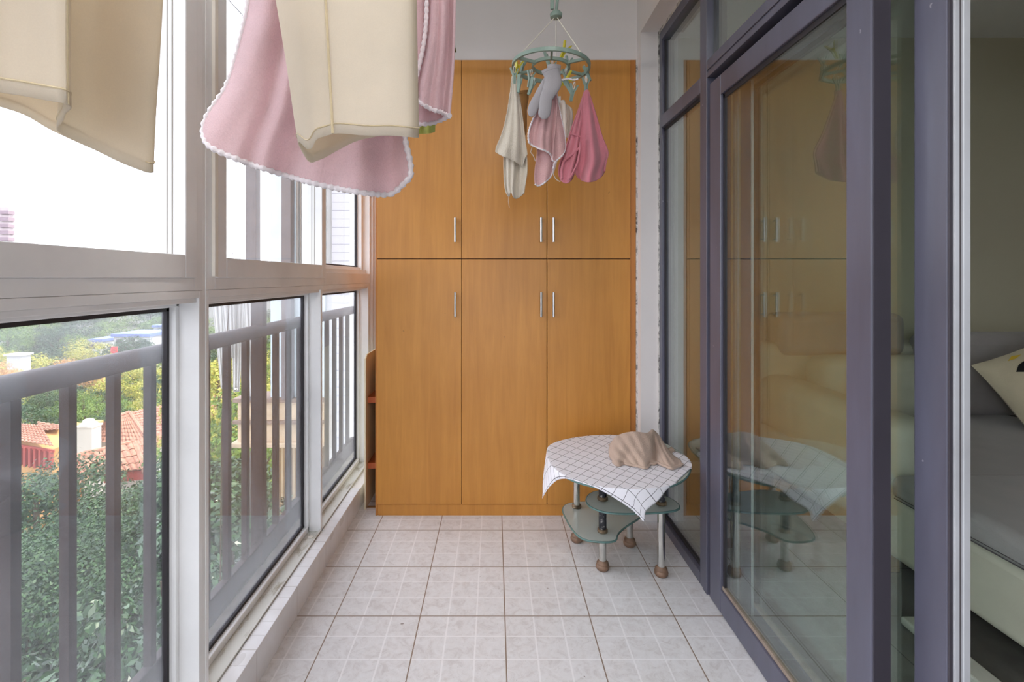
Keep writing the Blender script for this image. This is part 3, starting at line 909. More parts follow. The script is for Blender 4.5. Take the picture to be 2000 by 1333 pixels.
def tubecloth(plan, ztop, nlev, name, mat, closed=True, wob=.004, solid=.0018, seed=0, sub=6):
    """plan: list of (px_top, d_top, px_bot, d_bot, y_bot); loop of the garment leg"""
    n = len(plan)
    def cr(i, t, k):
        p = [plan[(i+o) % n][k] for o in (-1, 0, 1, 2)]
        return .5*((2*p[1])+(-p[0]+p[2])*t+(2*p[0]-5*p[1]+4*p[2]-p[3])*t*t+(-p[0]+3*p[1]-3*p[2]+p[3])*t**3)
    loop = []
    for i in range(n):
        for s in range(sub): loop.append([cr(i, s/sub, k) for k in range(5)])
    r = random.Random(seed); ph = [r.uniform(0, 6.28) for _ in range(6)]
    G = []
    N = len(loop)
    for j in range(nlev+1):
        v = j/nlev; row = []
        for i, (pt, dt, pb, db, yb) in enumerate(loop):
            a = P(pt, 0, dt); a.z = ztop
            b = P(pb, yb, db)
            p = a.lerp(b, v)
            # the upper outline keeps its photographed position where it enters the frame
            q = 2*math.pi*i/N
            w = wob*(math.sin(3*q+ph[0]+v*2)+.6*math.sin(7*q+ph[1]-v*3)+.4*math.sin(13*q+ph[2]+v*5))*(.6+.4*math.sin(v*9+ph[3]))
            p.y += w; p.x += w*.3
            row.append(p)
        G.append(row)
    return G, loop
# --- khaki trousers by the window ---
plan1 = [(-90, .50, -70, .50, 168), (0, .50, 0, .50, 181), (75, .50, 70, .50, 192), (134, .505, 133, .505, 205), (140, .56, 124, .57, 226), (150, .62, 116, .62, 256),
         (200, .655, 165, .66, 283), (262, .675, 232, .675, 316), (318, .69, 286, .69, 337), (330, .71, 290, .71, 330), (250, .73, 215, .73, 305), (140, .725, 116, .71, 262), (40, .70, 40, .69, 222), (-60, .68, -60, .67, 190)]
G1, _ = tubecloth(plan1, 1.80, 26, 'a', None, wob=.0022, seed=3)
tr1 = MB().grid(G1, closed_u=True).build('trousers', M['trouser2'], smooth=True, solid=.0016)
tag(tr1, 'khaki cotton trouser leg hanging in front of the near upper window', 'trousers')
def hemband(G, k, mat, par, rows=2, off=.0015):
    """a stitched line running round the hem, k rows above it"""
    row = G[-1-k]; cx = sum(p.x for p in row)/len(row); cy = sum(p.y for p in row)/len(row)
    path = [Vector((p.x+off*(1 if p.x > cx else -1), p.y+off*(1 if p.y > cy else -1), p.z)) for p in row]
    return MB().tube(path, .0012, 6, closed=True).build('stitched_hem', mat, par)
def hemstitch(G, up, mat, par, off=.0014, r=.0012):
    path = []
    n = len(G[0]); cx = sum(p.x for p in G[-1])/n; cy = sum(p.y for p in G[-1])/n
    for i in range(n):
        b, a = G[-1][i], G[-2][i]; dd = (a-b).normalized()*up+b
        o = Vector((dd.x-cx, dd.y-cy, 0)).normalized()*off
        path.append(dd+o)
    return MB().tube(path, r, 6, closed=True).build('stitched_hem', mat, par)
hemstitch(G1, .014, M['trouser_seam'], tr1)
def seamline(G, idx, mat, par, r=.0016, off=.0016):
    cx = sum(p.x for p in G[-1])/len(G[-1]); cy = sum(p.y for p in G[-1])/len(G[-1])
    path = [row[idx]+Vector((0, -off, 0)) for row in G]
    return MB().tube(path, r, 6).build('side_seam', mat, par)
seamline(G1, 18, M['trouser_seam'], tr1)
# --- cream trousers in the middle ---
plan2 = [(500, .86, 586, .84, 279), (545, .79, 604, .80, 292), (590, .775, 622, .78, 269), (625, .77, 657, .77, 261), (690, .765, 705, .765, 265), (750, .77, 770, .77, 266), (801, .785, 808, .785, 268),
         (806, .84, 811, .84, 266), (750, .90, 752, .90, 264), (680, .92, 692, .92, 279), (620, .925, 646, .915, 300), (560, .92, 615, .90, 316), (505, .90, 600, .875, 312)]
G2, _ = tubecloth(plan2, 1.92, 26, 'b', None, wob=.0022, seed=9)
# widen: the outline at the top edge of the frame
tr2 = MB().grid(G2, closed_u=True).build('trousers', M['trouser'], smooth=True, solid=.0016)
tag(tr2, 'cream cotton trouser leg with a raw seam hanging before the pink towel', 'trousers')
hemstitch(G2, .015, M['trouser_seam'], tr2)
seamline(G2, 17, M['trouser_seam'], tr2, .0022, .002)

# --- pink bath towel ---
def dpink(u, v):
    return 1.02+.020*math.sin(u*13+1.0+v*.8)*(.35+.65*v)+.010*math.sin(u*27+v*3)+.035*(math.exp(-((u-.27)/.05)**2))*(.5+.5*v)-.02*v
top = [(470, -230), (560, -235), (680, -235), (800, -235)]
left = [(470, -230), (482, -100), (488, 0), (469, 82), (446, 169), (416, 208), (400, 236), (397, 256)]
right = [(800, -235), (803, -100), (796, 60), (790, 200), (790, 274), (803, 318), (802, 346)]
bot = [(397, 256), (400, 275), (412, 290), (472, 315), (529, 334), (585, 351), (637, 364), (690, 374), (735, 380), (765, 381), (780, 368), (802, 346)]
Gp = coons(top, bot, left, right, 110, 80, dpink)
pt = MB().grid(Gp).build('towel', M['pink'], smooth=True, solid=.005)
tag(pt, 'large pink terry towel with white braided edge hanging behind cream trousers', 'towel', None)
edge = [r[0] for r in Gp]+[p for p in Gp[-1][1:]]+[r[-1] for r in Gp[::-1][1:]]
rope(edge, .0058, .016).build('braided_edge', M['rope'], pt, smooth=True)
# --- folded pink towel on the right ---
def dp2(u, v): return 1.16+.012*math.sin(u*9+v)+.01*math.sin(u*17)
Ga = coons([(834, -200), (860, -202), (889, -200)], [(812, 188), (828, 206), (846, 215), (866, 220), (878, 226)], [(834, -200), (834, 0), (831, 70), (820, 125), (811, 160), (812, 188)],
           [(889, -200), (889, 0), (886, 130), (881, 190), (878, 226)], 40, 60, dp2)
Gb = coons([(760, -200), (800, -202), (880, -200)], [(790, 236), (810, 242), (830, 243), (848, 240), (864, 234), (878, 227)], [(760, -200), (770, 0), (790, 236)], [(880, -200), (882, 0), (878, 227)], 50, 60,
           lambda u, v: 1.21+.012*math.sin(u*11))
m = MB().grid(Ga).grid(Gb)
p2 = m.build('towel', M['pink'], smooth=True, solid=.005)
tag(p2, 'folded pink terry towel hanging nearest the cupboard, right of the trousers', 'towel')
rope([r[0] for r in Ga]+Ga[-1][1:], .0052, .015).build('braided_edge', M['rope'], p2, smooth=True)
rope(Gb[-1], .0052, .015).build('braided_edge', M['rope'], p2, smooth=True)
# --- pale green and olive cloths behind ---
Gg = coons([(740, -150), (800, -150), (846, -150)], [(790, 258), (815, 262), (840, 261), (849, 258)], [(740, -150), (770, 60), (790, 258)], [(846, -150), (849, 100), (851, 235), (849, 258)], 24, 30, lambda u, v: 1.30+.01*math.sin(u*14))
tag(MB().grid(Gg).build('cloth', M['pale_green'], smooth=True, solid=.002), 'pale yellow-green cloth peeking out below the folded pink towel', 'cloth')
Gg = coons([(850, -140), (888, -140)], [(872, 92), (884, 104), (891, 102)], [(850, -140), (872, 92)], [(888, -140), (887, 84), (891, 102)], 14, 24, lambda u, v: 1.38+.008*math.sin(u*9))
tag(MB().grid(Gg).build('cloth', M['olive'], smooth=True, solid=.002), 'olive cloth corner showing beside the pink towel high up', 'cloth')

# =====================================================================
# ROUND PEG HANGER
# =====================================================================
HD = 1.9
hc = P(1076, 130, HD)                         # centre of the ring
hg = empty('clip_hanger', (hc.x, hc.y, hc.z), 'round sage green plastic clip hanger with many pegs', 'clothes hanger')
def Z(X, Y): return (940+X/3.175, Y/3.175)    # zoomed picture to photo pixels
RO, RI = .1455, .070
tilt = Matrix.Rotation(math.radians(3), 4, 'Y')
def rp(r, a, dz=0):
    v = tilt @ Vector((r*math.cos(a), r*math.sin(a), dz)); return v+hc
def band(r, h, t, name):
    m = MB(); G = []
    for k in range(72):
        a = 2*math.pi*k/72
        G.append([rp(r-t, a, -h/2), rp(r+t, a, -h/2), rp(r+t, a, h/2), rp(r-t, a, h/2)])
    G.append(G[0]); m.grid(G, closed_u=True)
    return m.build(name, M['sage'], hg, smooth=False, bevel=0)
band(RO, .014, .0042, 'outer_ring'); band(RI, .012, .0040, 'inner_ring')
for k in range(6):
    a = math.radians(25+60*k)
    m = MB(); G = []
    for r in (RI, RO):
        w = .0045
        t1 = Vector((-math.sin(a), math.cos(a), 0))*w
        G.append([rp(r, a, -.005)-t1, rp(r, a, -.005)+t1, rp(r, a, .005)+t1, rp(r, a, .005)-t1])
    m.grid(G, closed_u=True); m.build('spoke', M['sage'], hg)
hook = P(1086, 29, HD)
for a in (math.radians(205), math.radians(320), math.radians(75)):
    MB().tube([hook+Vector((0, 0, -.004)), rp(RO-.004, a, .004)], .0018, 6).build('cord', M['cord'], hg)
m = MB().lathe(hook.x, hook.y, [(.012, hook.z-.014), (.022, hook.z-.010), (.024, hook.z+.002), (.016, hook.z+.012), (.008, hook.z+.016)], 20)
m.tube([hook+Vector((0, 0, .01)), hook+Vector((.006, 0, .06)), hook+Vector((-.012, 0, .085)), hook+Vector((-.010, .0, .125)), Vector((.225, HD, 2.375)), Vector((.245, HD, 2.385)), Vector((.262, HD, 2.36)), Vector((.262, HD, 2.335))], .006, 10)
m.build('hook', M['sage'], hg, smooth=True)
mm = MB().box(hook.x-.022, hook.x-.008, hook.y-.006, hook.y+.004, hook.z+.02, hook.z+.075); mm.build('hook_clip', M['sage'], hg, bevel=.003)
# a peg: two levers in an X, a link above
def peg_mb(open_=.22):
    m = MB()
    for s in (-1, 1):
        G = []
        for (z, off, w) in ((.004, .0150, .0055), (-.012, .0085, .0062), (-.026, .0030, .0058), (-.042, .0028, .0052), (-.056, .0016, .0048)):
            x = s*off
            G.append([Vector((x-.0022, -w, z)), Vector((x+.0022, -w, z)), Vector((x+.0022, w, z)), Vector((x-.0022, w, z))])
        m.grid(G, closed_u=True)
    m.tube([(-.006, 0, -.018), (.006, 0, -.018)], .0042, 10)
    return m
def link_mb():
    m = MB(); pts = [(.0035*math.cos(t), 0, .013+.013*math.sin(t)) for t in [k*math.pi/8 for k in range(16)]]
    return m.tube(pts, .0012, 6, closed=True)
peg_o = peg_mb().build('peg', M['sage'], None, smooth=False, loc=(0, 0, 0)); peg_o.parent = hg
link_o = link_mb().build('link', M['clear'], None, smooth=True, loc=(0, 0, 0)); link_o.parent = peg_o; link_o.location = (0, 0, -.014)
def put_peg(px, py, d, rz, first=[True], tiltx=0.0, group=None):
    o = peg_o if first[0] else peg_o.copy()
    if not first[0]:
        COL.objects.link(o); l = link_o.copy(); COL.objects.link(l); l.parent = o
    first[0] = False
    o.location = P(px, py, d)-hc; o.rotation_euler = (tiltx, tiltx*.6, rz)
    o.parent = hg
for (X, Y, d, rz, tx) in ((205, 430, 1.86, .2, 0), (650, 490, 1.87, .3, 0), (265, 370, 1.99, .9, .2), (400, 335, 2.03, 1.2, -.2), (545, 360, 2.02, .5, .1), (645, 420, 1.93, 1.0, -.3),
                          (310, 450, 1.90, .4, .2), (325, 500, 1.83, 1.1, .3), (525, 440, 1.90, .3, .0), (520, 500, 1.80, 1.0, -.4), (575, 530, 1.79, .4, .2), (240, 480, 1.82, 1.2, .1), (440, 390, 1.88, .3, 0), (465, 470, 1.80, .8, 0)):
    x, y = Z(X, Y); put_peg(x, y, d, rz, tiltx=tx)
def ypeg(X, Y, d, rot, lab):
    m = peg_mb(); q = Matrix.Rotation(rot, 4, 'Y') @ Matrix.Rotation(.5, 4, 'Z')
    c = P(*Z(X, Y), d); m.v = [tuple(q @ Vector(v)*1.15+c) for v in m.v]
    tag(m.build('clothes_peg', M['yellow'], smooth=False), lab, 'peg', 'yellow pegs on the hanger')
ypeg(535, 275, 1.99, .45, 'yellow clothes peg standing up at the rear right of the hanger ring')
ypeg(235, 375, 1.95, .25, 'yellow clothes peg on the left side of the hanger ring')
ypeg(565, 470, 1.84, .9, 'yellow clothes peg low on the front right of the hanger ring')
# white twisted tie on the ring
rope([P(*Z(480+i*12, 492+4*math.sin(i)), 1.785) for i in range(11)], .0032, .012).build('tie', M['rope'], hg, smooth=True)

def zc(pts): return [Z(*p) for p in pts]
def hang_sheet(top, bot, left, right, depth, nu=40, nv=60):
    return coons(zc(top), zc(bot), zc(left), zc(right), nu, nv, depth)
# cream washcloth on the left
Ga = hang_sheet([(192, 474), (204, 472), (216, 476)], [(88, 940), (120, 962), (180, 985), (232, 1012), (256, 1045), (262, 1000), (285, 955)], [(192, 474), (178, 600), (150, 760), (118, 860), (96, 905), (88, 940)],
                [(216, 476), (238, 600), (258, 740), (272, 860), (285, 955)], lambda u, v: 1.86+.014*math.sin(u*8+v*2)*v+.006*math.sin(u*21)*v)
Gb = hang_sheet([(150, 880), (200, 860), (276, 880)], [(165, 1215), (176, 1226), (182, 1180), (205, 1240), (240, 1225), (266, 1198)], [(150, 880), (137, 980), (141, 1120), (150, 1190), (165, 1215)],
                [(276, 880), (288, 1050), (278, 1120), (270, 1160), (266, 1198)], lambda u, v: 1.885+.010*math.sin(u*10+1)+.006*math.sin(u*23))
cw = MB().grid(Ga).grid(Gb).build('washcloth', M['cream_terry'], smooth=True, solid=.003)
tag(cw, 'cream terry washcloth hanging at the left of the round hanger', 'washcloth')
rope([r[0] for r in Ga]+Ga[-1][1:], .0020, .02).build('hem', M['cream_terry'], cw, smooth=True)
MB().tube([P(*Z(170, 1215), 1.884), P(*Z(168, 1250), 1.884), P(*Z(174, 1288), 1.884)], .0006, 5).build('loose_thread', M['cord'], cw)
# socks
def sockmb(path, rad, d, flat=.45, n=20):
    pts = [P(*Z(*p), d+(p[2] if len(p) > 2 else 0)) if False else P(*Z(p[0], p[1]), d) for p in path]
    pp = resample(pts, 40)
    rr = [rad[0]]*40
    L = [0]
    for i in range(1, len(pts)): L.append(L[-1]+(pts[i]-pts[i-1]).length)
    for k in range(40):
        s = L[-1]*k/39; i = 1
        while i < len(L)-1 and L[i] < s: i += 1
        t = (s-L[i-1])/(L[i]-L[i-1]); rr[k] = (rad[i-1]*(1-t)+rad[i]*t)*(d/F/3.175)*(1+.05*math.sin(k*1.3)+.04*math.sin(k*.9+1))
    sm = [sum(rr[max(0, k-2):k+3])/len(rr[max(0, k-2):k+3]) for k in range(40)]
    e = math.sqrt
    sm[-1] *= .35; sm[-2] *= .72; sm[-3] *= .9
    m = MB(); m.tube(pp, sm, n, True, flat=flat, up=(0, 1, 0)); return m
def sock(path, rad, d, mat, lab, grp=None):
    m = sockmb(path, rad, d)
    o = m.build('sock', mat, smooth=True); tag(o, lab, 'sock', grp)
    c = P(*Z(path[0][0], path[0][1]), d); c2 = P(*Z(path[1][0], path[1][1]), d)
    cu = MB().tube([c, c.lerp(c2, .35)], [rad[0]*1.0*d/F/3.175, rad[0]*1.03*d/F/3.175], 20, True, flat=.47, up=(0, 1, 0))
    cu.build('cuff', mat, o, smooth=True)
    return o
sock([(425, 425), (440, 470), (446, 515), (424, 565), (402, 610), (394, 680), (386, 738)], [54, 50, 55, 46, 38, 40, 33], 1.775, M['grey_knit'], 'grey sock with its toe lowest, in front on the round hanger', 'grey socks')
sock([(452, 405), (450, 470), (410, 530), (362, 600), (325, 660), (306, 722)], [40, 42, 44, 36, 32, 26], 1.800, M['grey_knit'], 'grey sock slanting to the left behind the other grey sock', 'grey socks')
MB
sock([(262, 565), (268, 610), (262, 680), (268, 760), (272, 840)], [34, 26, 20, 16, 10], 1.955, M['brown_knit'], 'brown sock hanging behind the cream washcloth')
# pink washcloth with a white braid
Ga = hang_sheet([(372, 590), (420, 560), (466, 565)], [(296, 886), (320, 905), (360, 922), (400, 936), (432, 958), (441, 990), (446, 1000)], [(372, 590), (345, 690), (306, 770), (289, 840), (296, 886)],
                [(466, 565), (474, 660), (462, 800), (450, 900), (446, 1000)], lambda u, v: 1.83+.016*math.sin(u*9)*v+.005*math.sin(u*24))
Gc = hang_sheet([(420, 620), (445, 570), (466, 565)], [(446, 1050), (452, 1010), (480, 985), (508, 960), (521, 925)], [(420, 620), (432, 740), (444, 900), (446, 1050)],
                [(466, 565), (480, 660), (508, 790), (522, 860), (521, 925)], lambda u, v: 1.85+.012*math.sin(u*6+1))
Gb = hang_sheet([(345, 900), (390, 910), (452, 930)], [(334, 1142), (350, 1156), (378, 1146), (405, 1122), (430, 1098)], [(345, 900), (346, 960), (330, 1060), (330, 1120), (334, 1142)],
                [(452, 930), (462, 990), (450, 1050), (430, 1098)], lambda u, v: 1.868+.008*math.sin(u*8))
pk = MB().grid(Ga).grid(Gb).grid(Gc).build('washcloth', M['pink2'], smooth=True, solid=.003)
tag(pk, 'small pink washcloth with white braided edge in the middle of the round hanger', 'washcloth')
rope([r[0] for r in Ga]+Ga[-1][1:], .0034, .011).build('braided_edge', M['rope'], pk, smooth=True)
rope([r[-1] for r in Gc]+Gc[-1][::-1][1:], .0034, .011).build('braided_edge', M['rope'], pk, smooth=True)
rope(Gb[-1]+[r[-1] for r in Gb[::-1]][1:], .0034, .011).build('braided_edge', M['rope'], pk, smooth=True)
# off-white underwear with straps behind
Ga = hang_sheet([(476, 640), (500, 618), (516, 622)], [(505, 800), (515, 850), (528, 852)], [(476, 640), (486, 720), (505, 800)], [(516, 622), (528, 660), (526, 740), (528, 852)], lambda u, v: 1.93+.01*math.sin(u*5))
Gb = hang_sheet([(516, 640), (540, 655), (560, 672)], [(518, 850), (538, 856), (556, 846)], [(516, 640), (534, 700), (524, 780), (518, 850)], [(560, 672), (569, 710), (564, 780), (556, 846)], lambda u, v: 1.94+.01*math.sin(u*6))
bra = MB().grid(Ga).grid(Gb).build('bralette', M['white_knit'], smooth=True, solid=.003)
tag(bra, 'off-white bralette hanging behind the pink washcloth on the round hanger', 'underwear')
MB().tube(resample([P(*Z(*p), 1.935) for p in ((318, 905), (306, 945), (322, 965), (336, 1000))], 14), .004, 8, flat=.4).tube(resample([P(*Z(*p), 1.935) for p in ((528, 850), (505, 900), (470, 1000), (447, 1080), (462, 1112), (490, 1128))], 24), .0045, 8, flat=.4).build('strap', M['white_knit'], bra, smooth=True)
lq = MB().grid([[P(*Z(472+i*7, 597+j*14), 1.915) for i in range(4)] for j in range(4)]); lq.build('care_label', M['label'], bra, solid=.0006)
# rose fleece cloth at the right
def drose(u, v): return 1.86+.024*math.sin(u*8.5+.5)*min(1, v*1.4)+.010*math.sin(u*17+v*4)*v
Gr = hang_sheet([(642, 562), (654, 555), (666, 562)], [(588, 1080), (600, 1105), (640, 1130), (680, 1132), (722, 1118), (752, 1090), (766, 1060)], [(642, 562), (622, 640), (612, 780), (612, 900), (604, 980), (584, 1040), (588, 1080)],
                [(666, 562), (690, 640), (722, 740), (752, 850), (784, 925), (788, 960), (772, 1010), (768, 1040), (766, 1060)], drose, 50, 70)
Gl = hang_sheet([(640, 566), (648, 560), (656, 562)], [(482, 1090), (495, 1125), (520, 1141), (550, 1132), (574, 1090), (584, 1050)], [(640, 566), (600, 690), (558, 800), (530, 900), (494, 990), (480, 1040), (482, 1090)],
                [(656, 562), (640, 700), (628, 850), (612, 950), (592, 1000), (584, 1050)], lambda u, v: 1.875+.016*math.sin(u*8+1)*v+.006*math.sin(u*20), 40, 70)
rs = MB().grid(Gr).grid(Gl).build('cloth', M['rose'], smooth=True, solid=.005)
tag(rs, 'rose pink fleece cloth hanging at the right of the round hanger', 'cloth')
MB().tube(resample([P(*Z(*p), 1.852) for p in ((614, 880), (612, 930), (598, 1010), (560, 1090), (540, 1118))], 24), .005, 8, flat=.8).tube(resample([P(*Z(*p), 1.862) for p in ((612, 915), (560, 960), (510, 1000), (497, 1060), (500, 1110))], 24), .005, 8).tube(resample([P(*Z(*p), 1.862) for p in ((545, 832), (580, 836), (612, 848))], 12), .003, 8).build('fold_seam', M['rose'], rs, smooth=True)
# =====================================================================
# OUTSIDE: railing
# =====================================================================
XB = -.95
rl = empty('railing', (XB, 1.5, .04), 'weathered brown metal railing outside the windows', 'railing')
m = MB().tube([(XB, -2.2, .985), (XB, 3.33, .985)], .0265, 20); m.build('handrail', M['rail'], rl, smooth=True)
m = MB().box(XB-.014, XB+.014, -2.2, 3.33, .045, .135); m.build('bottom_rail', M['rail'], rl, bevel=.003)
k = -20
for k in range(-20, 19):
    y = .975+.1312*k
    if abs(y-2.024) < .04 or y > 3.3: continue
    box(XB-.011, XB+.011, y-.011, y+.011, .13, .965).build('baluster', M['rail'], rl, bevel=.001)
m = MB().box(XB-.033, XB+.018, 2.0, 2.035, .04, 1.19); m.build('post', M['rail'], rl, bevel=.004)

# =====================================================================
# OUTSIDE: vegetation
# =====================================================================
def leafmat(name, c1, c2, rough=.5, trans=.3, spec=.4):
    t = NT(name)
    oi = t.n('ShaderNodeNewGeometry')
    rn = oi.outputs['Random Per Island']
    col = t.ramp(rn, [(0.1, srgb(c1)), (0.9, srgb(c2))])
    b = t.bsdf(col, rough, spec=spec)
    tl = t.n('ShaderNodeBsdfTranslucent'); t.l(col, tl.inputs[0])
    m = t.n('ShaderNodeMixShader'); m.inputs[0].default_value = trans
    t.l(b, m.inputs[1]); t.l(tl.outputs[0], m.inputs[2])
    return t.done(m.outputs[0])
LM = {
 'near': leafmat('glossy_leaves', (30, 58, 38), (54, 88, 52), .35, .12, .6),
 'dark': leafmat('dark_leaves', (28, 54, 38), (60, 92, 50), .5, .2),
 'mid': leafmat('mid_leaves', (60, 96, 40), (118, 142, 60), .6, .3),
 'yel': leafmat('yellow_green_leaves', (130, 142, 56), (196, 186, 92), .6, .35),
 'ora': leafmat('orange_leaves', (176, 130, 80), (206, 164, 110), .6, .35),
}
M['bark'] = simple('bark', (86, 74, 60), .9, nscale=20, var=.2)
M['grass'] = simple('ground_green', (84, 86, 80), .9, nscale=.6, var=.25)
M['road'] = simple('grey_paving', (150, 150, 150), .8, nscale=.5)
def crown(R, H, N, leaf, seed, nblob=26, long=1.7, droop=.3):
    """leaf triangles gathered on many small clumps; returns verts, faces"""
    g = np.random.default_rng(seed)
    c = g.normal(size=(nblob, 3)); c /= np.linalg.norm(c, axis=1)[:, None]
    c *= g.uniform(.35, .86, size=(nblob, 1)); c[:, 0:2] *= R; c[:, 2] = c[:, 2]*H*.5+H*.5
    br = g.uniform(.26, .42, size=nblob)*R
    idx = g.integers(0, nblob, N)
    d = g.normal(size=(N, 3)); d /= np.linalg.norm(d, axis=1)[:, None]
    d[:, 2] = np.abs(d[:, 2])*.9-.25*(g.random(N) < .4)
    pos = c[idx]+d*(br[idx]*g.uniform(.72, 1.05, N))[:, None]*np.array([1, 1, .8])
    nrm = d+g.normal(size=(N, 3))*.45; nrm[:, 2] += .35; nrm /= np.linalg.norm(nrm, axis=1)[:, None]
    t = np.cross(nrm, g.normal(size=(N, 3))); t /= np.linalg.norm(t, axis=1)[:, None]
    b = np.cross(nrm, t); s = leaf*g.uniform(.6, 1.2, N)[:, None]
    tip = pos+t*s*long/1.7; base = pos-t*s*long/1.7
    t2 = nrm*s*.12
    l = pos+b*s*.42-t2+t*s*.1; r = pos-b*s*.42-t2+t*s*.1
    v = np.stack([base, r, tip, l], 1).reshape(-1, 3)
    f = np.arange(N*4).reshape(N, 4)
    return v, f
def fastmesh(name, v, f, mat):
    me = bpy.data.meshes.new(name)
    n = len(f); k = f.shape[1]
    me.vertices.add(len(v)); me.vertices.foreach_set('co', np.asarray(v, dtype=np.float32).ravel())
    me.loops.add(n*k); me.loops.foreach_set('vertex_index', f.ravel().astype(np.int32))
    me.polygons.add(n); me.polygons.foreach_set('loop_start', (np.arange(n)*k).astype(np.int32))
    me.update(calc_edges=True); me.validate()
    me.materials.append(mat); return me
PROTO = {}
def trunkmesh(H, R, seed):
    r = random.Random(seed); m = MB()
    m.tube([(0, 0, -20), (.1, 0, -6), (0, .1, 0), (.05, 0, H*.5), (0, 0, H*.8)], [.16*R/2, .14*R/2, .12*R/2, .07*R/2, .03*R/2], 8)
    for k in range(7):
        a = r.uniform(0, 6.28); e = r.uniform(.3, .8)
        m.tube([(0, 0, H*.1*k/2), (math.cos(a)*R*.35, math.sin(a)*R*.35, H*(.2+.07*k)), (math.cos(a)*R*.6, math.sin(a)*R*.6, H*(.35+.08*k))], [.06*R/2, .035*R/2, .01*R/2], 6)
    o = m.build('trunk', M['bark'], None, smooth=True, loc=(0, 0, 0)); me = o.data; bpy.data.objects.remove(o); return me
def tree(name, loc, kind, R, H, N, leaf, seed, lab, grp=None, cat='tree', rot=0.0, key=None, sc=1.0, **kw):
    key = key or (kind, R, H, N, seed)
    if key not in PROTO:
        v, f = crown(R, H, N, leaf, seed, **kw)
        PROTO[key] = (fastmesh('foliage', v, f, LM[kind]), trunkmesh(H, R, seed))
    root = empty(name, loc, lab, cat, grp); root.rotation_euler = (0, 0, rot); root.scale = (sc, sc, sc)
    a = bpy.data.objects.new('foliage', PROTO[key][0]); COL.objects.link(a); a.parent = root
    b = bpy.data.objects.new('trunk', PROTO[key][1]); COL.objects.link(b); b.parent = root
    return root
GZ = -30.0
struct(box(-3000, -1.5, -300, 4000, GZ-.5, GZ), 'ground', M['grass'])

# --- the broad-leaved tree just below the ledge ---
def T(px, py, d): return P(px, py, d)
p = T(265, 1110, 3.9); tree('broadleaf_tree', (p.x, p.y+.3, p.z-1.65), 'near', .60, 1.7, 5200, .046, 21, 'dark glossy broad-leaved tree just below the near window', 'glossy broad-leaved trees', nblob=30)
p = T(50, 1285, 3.4); tree('broadleaf_tree', (p.x-.2, p.y+.2, p.z-1.6), 'near', .7, 1.6, 4200, .052, 22, 'glossy broad-leaved tree low in the corner of the near window', 'glossy broad-leaved trees', nblob=26)
p = T(445, 985, 4.8); tree('broadleaf_tree', (p.x-.1, p.y+.2, p.z-2.0), 'near', .9, 2.1, 6500, .055, 23, 'glossy broad-leaved tree below the middle window', 'glossy broad-leaved trees', nblob=28)
# --- fine-leaved trees between the balcony and the villas ---
for i, (px, py, d, R, H, lab) in enumerate(((70, 930, 14, 3.0, 4.6, 'fine-leaved dark tree below the left villa'), (225, 985, 15, 2.7, 4.2, 'fine-leaved dark tree below the villa with the tiled hip roof'), (150, 1020, 10, 2.2, 3.6, 'fine-leaved dark tree in the middle of the near pane'),
                                       (330, 900, 13, 2.3, 5.0, 'dark tree standing at the right of the tiled villa'), (20, 1080, 8, 2.0, 3.4, 'fine-leaved dark tree in the lower left of the near pane'), (275, 1080, 8.5, 1.6, 3.2, 'dark tree rising behind the glossy leaves'))):
    p = T(px, py, d); tree('garden_tree', (p.x, p.y, p.z-H*.93), 'dark', R, H, 28000, .046 if d < 11 else .075, 31+i, lab, 'fine-leaved garden trees', nblob=46, long=1.4)
for i, (px, py, d, R, H, kd, lab) in enumerate(((425, 655, 19, 2.4, 6.0, 'yel', 'sunlit yellow-green tree seen at the left of the middle pane'), (450, 770, 15, 2.2, 6.0, 'mid', 'green tree beside the neighbouring stone balcony'), (400, 870, 10, 1.8, 5.0, 'dark', 'dark tree at the left edge of the middle pane'), (480, 900, 10.5, 1.6, 4.6, 'dark', 'dark tree under the neighbouring stone balcony'))):
    p = T(px, py, d); tree('garden_tree', (p.x, p.y, p.z-H*.95), kd, R, H, 11000, .09, 51+i, lab, 'trees by the neighbouring block', nblob=40, long=1.4)
# --- the wooded slope beyond the villas ---
names = {'mid': 'green', 'yel': 'sunlit yellow-green', 'dark': 'dark green', 'ora': 'orange-tinged'}
rf = random.Random(4)
rows = [(44, 800, 'in the nearest row behind the villas'), (54, 768, 'in the nearest row behind the villas'), (68, 738, 'on the middle of the wooded slope'), (84, 712, 'on the middle of the wooded slope'),
        (106, 690, 'on the middle of the wooded slope'), (135, 668, 'far off on the wooded slope'), (180, 648, 'far off on the wooded slope'), (240, 628, 'far off on the wooded slope'), (330, 606, 'far off on the wooded slope')]
pick = {0: 'dark mid dark yel', 1: 'mid yel dark mid', 2: 'mid yel dark dark', 3: 'yel ora mid ora yel dark', 4: 'yel dark mid yel', 5: 'yel dark mid dark', 6: 'dark mid dark', 7: 'dark mid', 8: 'dark mid'}
for ri, (d0, py0, band) in enumerate(rows):
    opts = pick[ri].split()
    for k, px in enumerate(list(range(-30, 350, 52))+list(range(400, 640, 60))):
        d = d0*rf.uniform(.93, 1.07); p = T(px+rf.uniform(-20, 20), py0+rf.uniform(-12, 14), d)
        kd = opts[(k*7+ri*3+rf.randint(0, 1)) % len(opts)]
        where = 'seen through the near pane' if px < 350 else 'seen through the middle pane'
        sc_t = d/70.0*rf.uniform(.72, 1.05)
        tree('woodland_tree', (p.x, p.y, p.z-6.4*sc_t), kd, 4.0, 6.6, 3600, .20, 70+(k % 3), '%s tree %s %s' % (names[kd], band, where),
             'trees on the slope, %s, %s' % (names[kd], band+' '+where), rot=rf.uniform(0, 6.28), key=(kd, k % 3), sc=sc_t, nblob=36, long=1.3)

